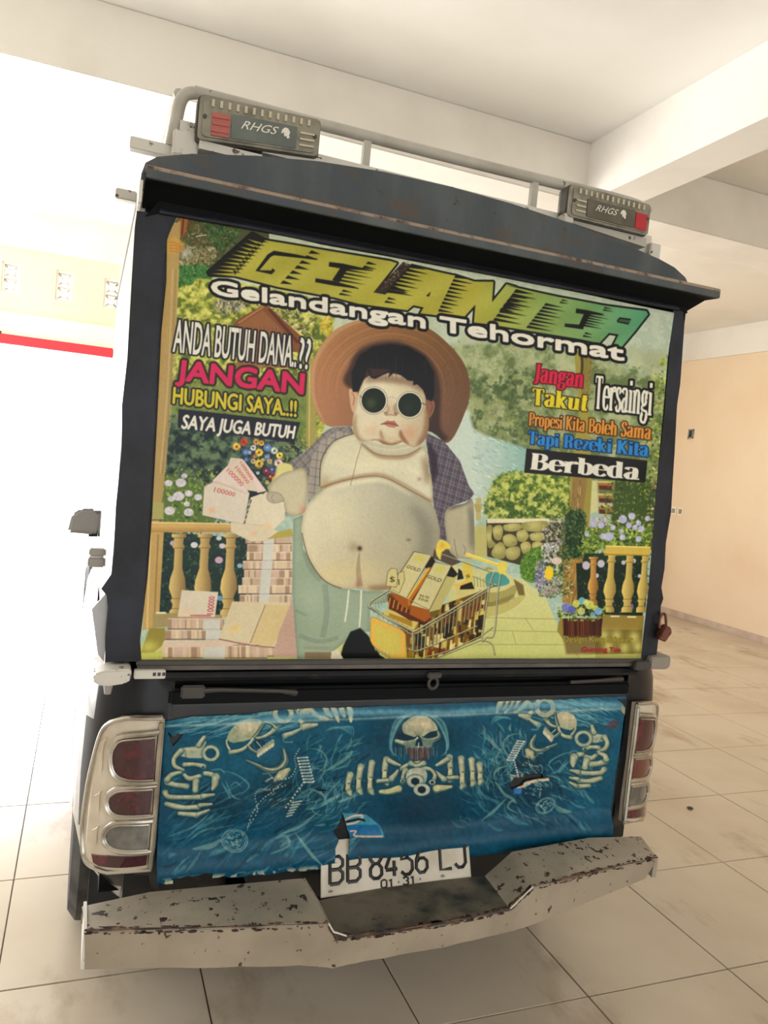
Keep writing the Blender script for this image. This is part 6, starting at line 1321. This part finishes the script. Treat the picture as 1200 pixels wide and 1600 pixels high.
obj('foot', boxb(-.425, YR_-.07, 2.39, -.395, YR_-.03, 2.42, bev=.002), MT['rackw'], rk); obj('foot', boxb(.335, YR_-.07, 2.42, .365, YR_-.03, 2.445, bev=.002), MT['rackw'], rk)
for sx in (-.764, .69):
    obj('side_tube', tubeb([(sx, YR_+.02, 2.535), (sx, .8, 2.54), (sx, 1.5, 2.53), (sx, 1.6, 2.40)], .014, 8), MT['tube'], rk)
    for y in (.5, 1.1): obj('upright', tubeb([(sx, y, 2.34), (sx, y, 2.54)], .009, 8), MT['tube'], rk)
obj('crossbar', boxb(-.872, .10, 2.368, .72, .13, 2.397, bev=.002), MT['rackw'], rk); obj('crossbar', boxb(-.895, .30, 2.30, -.84, .33, 2.328, bev=.003), MT['rackw'], rk)
# the two auxiliary lamps
def lamp(x0, z0, x1, z1, slope, dtop, red_left, name_lbl):
    yf, yb = .035, .095
    def P(u, v, d=0.): return Vector((x0+(x1-x0)*u, yf-d, z0+(z1-z0)*v+slope*u+dtop*u*v))
    rc = .09
    def rr(u0, v0, u1, v1, r, n=4, asp=2.6):
        out = []
        for cx, cy, a0 in ((u1-r/asp, v0+r, -90), (u1-r/asp, v1-r, 0), (u0+r/asp, v1-r, 90), (u0+r/asp, v0+r, 180)):
            for k in range(n+1): a = math.radians(a0+90*k/n); out.append((cx+math.cos(a)*r/asp, cy+math.sin(a)*r))
        return out
    def slab(pts, d0, d1, name, m, parent, bev=0.):
        bm = B(); a = [bm.verts.new(P(u, v, d0)) for u, v in pts]; b = [bm.verts.new(P(u, v, d1)) for u, v in pts]; n = len(pts)
        bm.faces.new(b); 
        for i in range(n): bm.faces.new((a[i], a[(i+1) % n], b[(i+1) % n], b[i]))
        bm.faces.new(a[::-1]); bmesh.ops.recalc_face_normals(bm, faces=bm.faces)
        return obj(name, bm, m, parent)
    h = slab(rr(0, 0, 1, 1, .10), -(yb-yf), 0, 'auxiliary_lamp', MT['lbody'], rk); h['label'] = name_lbl
    slab(rr(-.012, -.03, 1.012, 1.03, .12), -.045, -.012, 'housing_rim', MT['dark'], h)
    slab(rr(.03, .06, .97, .94, .10), 0, .004, 'cover_glass', MT['lbody'], h)
    cu0, cu1 = (.26, .80) if red_left else (.20, .80)
    slab(rr(cu0, .10, cu1, .66, .03), .004, .007, 'smoked_panel', MT['lplate'] if red_left else MT['lplate2'], h)
    ru = (.10, .245) if red_left else (.81, .955); wu = (.825, .95) if red_left else (.07, .185)
    slab([(ru[0], .10), (ru[1], .10), (ru[1], .62), (ru[0], .62)], .004, .007, 'red_insert', MT['lred'] if red_left else MT['lred2'], h)
    for k in range(3):
        v = .18+k*.16; slab([(wu[0], v), (wu[1], v), (wu[1], v+.05), (wu[0], v+.05)], .004, .009, 'rib', MT['lrib'], h)
        if red_left: slab([(ru[0]+.005, v), (ru[1]-.005, v), (ru[1]-.005, v+.05), (ru[0]+.005, v+.05)], .007, .010, 'rib', MT['lred'], h)
    for k in range(13):
        u = .09+k*.066; slab([(u, .74), (u+.022, .74), (u+.022, .90), (u, .90)], .004, .009, 'diffuser_rib', MT['lrib'], h)
    q = [P(u, v, .0075) for u, v in (((.335, .36), (.615, .36), (.650, .56), (.37, .56)) if red_left else ((.30, .34), (.55, .34), (.585, .54), (.335, .54)))]
    obj('lettering', letters('RHGS', q, .001, .05), MT['white2'], h, smooth=False)
    u0 = .665 if red_left else .605
    em = [(0, .35), (.1, .75), (.4, 1), (.75, .95), (1, .6), (.9, .3), (1., .05), (.7, -.05), (.6, .2), (.45, .1), (.3, .3), (.35, .5)]
    bm = B(); bm.faces.new([bm.verts.new(P(u0+x*.075, .32+y*.26, .0085)) for x, y in em]); obj('emblem', bm, MT['white2'], h, smooth=False)
    for u in (.045, .955): obj('screw', tubeb([P(u, .5, .003), P(u, .5, .008)], .005, 8), MT['dark'], h)
    return h
lamp(-.722, 2.402, -.420, 2.508, .027, -.015, True, 'left auxiliary lamp, faded pink insert')
lamp(.341, 2.435, .631, 2.527, .0, .0, False, 'right auxiliary lamp, dusty with bright red insert')

# cab ahead of the box, mostly hidden
cabp = [(1.62, .45), (1.62, 1.10), (1.70, 1.70), (1.90, 1.77), (2.75, 1.77), (3.10, 1.62), (3.50, 1.14), (4.55, 1.05), (4.80, .95), (4.85, .50), (4.70, .42)]
cab = obj('cab', prism(cabp, 0, XC-.86, XC+.86, bev=.03), MT['black'], TR)
for sgn in (-1, 1):
    cx = XC+sgn*.862
    for pts in ([(1.80, 1.15), (1.85, 1.62), (2.30, 1.64), (2.30, 1.15)], [(2.38, 1.15), (2.38, 1.64), (2.78, 1.63), (3.20, 1.20), (3.22, 1.15)]): obj('side_window', prism(pts, 0, cx-.004, cx+.004), MT['glass'], cab)
    obj('door_handle', boxb(cx-.015, 2.15, 1.02, cx+.02, 2.30, 1.05, bev=.005), MT['chrome'], cab)
    mr = B(); m_ = [(0, .0), (.02, .11), (.07, .145), (.15, .15), (.185, .12), (.185, .01), (.15, -.005), (.06, .0)]
    bm = prism([(XC-sgn*0+sgn*(.865+.16-x*.95), 1.09+z) for x, z in m_], 1, 2.86, 2.96, bev=.015)
    mo = obj('side_mirror', bm, MT['greyblk'] if sgn < 0 else MT['black'], TR)  # left mirror is coloured pale for the glare washing over it
    obj('mirror_arm', boxb(XC+sgn*.85, 2.89, 1.08, XC+sgn*.90, 2.94, 1.14, bev=.008), MT['black'], mo)
    for wy in (.86, 4.0):
        bm = B(); s_ = XC+sgn*.79; lathe(bm, [(.20, -.10), (.33, -.115), (.365, -.09), (.372, -.03), (.372, .03), (.365, .09), (.33, .115), (.20, .10), (.20, -.10)], (s_, wy, .372), 'x', 32)
        w_ = obj('wheel', bm, MT['tyre'], TR); bm = B(); lathe(bm, [(.001, .04), (.08, .045), (.09, .02), (.17, .03), (.20, .08), (.205, .09), (.205, -.09), (.001, -.08)], (s_, wy, .372), 'x', 24) if sgn > 0 else lathe(bm, [(.001, -.04), (.08, -.045), (.09, -.02), (.17, -.03), (.20, -.08), (.205, -.09), (.205, .09), (.001, .08)], (s_, wy, .372), 'x', 24)
        obj('rim', bm, MT['rim'], w_)
obj('windscreen', prism([(2.80, 1.745), (3.10, 1.60), (3.46, 1.17), (3.475, 1.185), (3.12, 1.62), (2.81, 1.76)], 0, XC-.70, XC+.70), MT['glass'], cab)
obj('chassis', boxb(XC-.5, .12, .34, XC+.5, 4.6, .46), MT['void'], TR)

# padlock hanging at the right edge of the door
pd = empty('padlock', (.79, -.035, 1.19), label='rusty brown padlock hanging at the right edge of the banner door', cat='padlock')
obj('shackle', tubeb([(.784, -.046, 1.235), (.779, -.046, 1.262), (.789, -.046, 1.280), (.800, -.046, 1.276), (.806, -.046, 1.255), (.808, -.046, 1.238)], .0042, 8, 3), MT['brass'], pd)
obj('lock_body', prism([(.775, 1.203), (.803, 1.192), (.824, 1.222), (.819, 1.238), (.797, 1.248), (.785, 1.228)], 1, -.060, -.038, bev=.003), MT['brass'], pd)
# litter specks on the floor
for k, (x, y, s_) in enumerate(((2.18, 1.12, .018), (3.5, 1.5, .03), (1.25, 2.6, .02), (3.1, 3.3, .02), (4.1, 4.3, .022), (2.7, 2.25, .018))):
    bm = B(); bmesh.ops.create_icosphere(bm, subdivisions=1, radius=s_)
    for v in bm.verts: v.co = Vector((x+v.co.x*random.uniform(.6, 1.3), y+v.co.y*random.uniform(.6, 1.2), max(0.0005, s_*.3+v.co.z*.35)))
    col_ = 'rackw' if k in (1, 3, 4) else 'dark'
    tag(obj('litter_scrap', bm, MT[col_]), ['dark grit crumb on the tile joint crossing right of the bumper', 'white litter scrap at the right edge of the floor', 'small dark crumb nearest the right rear light', 'white paper fleck in mid floor towards the right wall', 'white fleck on the floor closest to the skirting', 'dark crumb in the middle of the right floor'][k], 'litter', 'litter scraps on the floor')
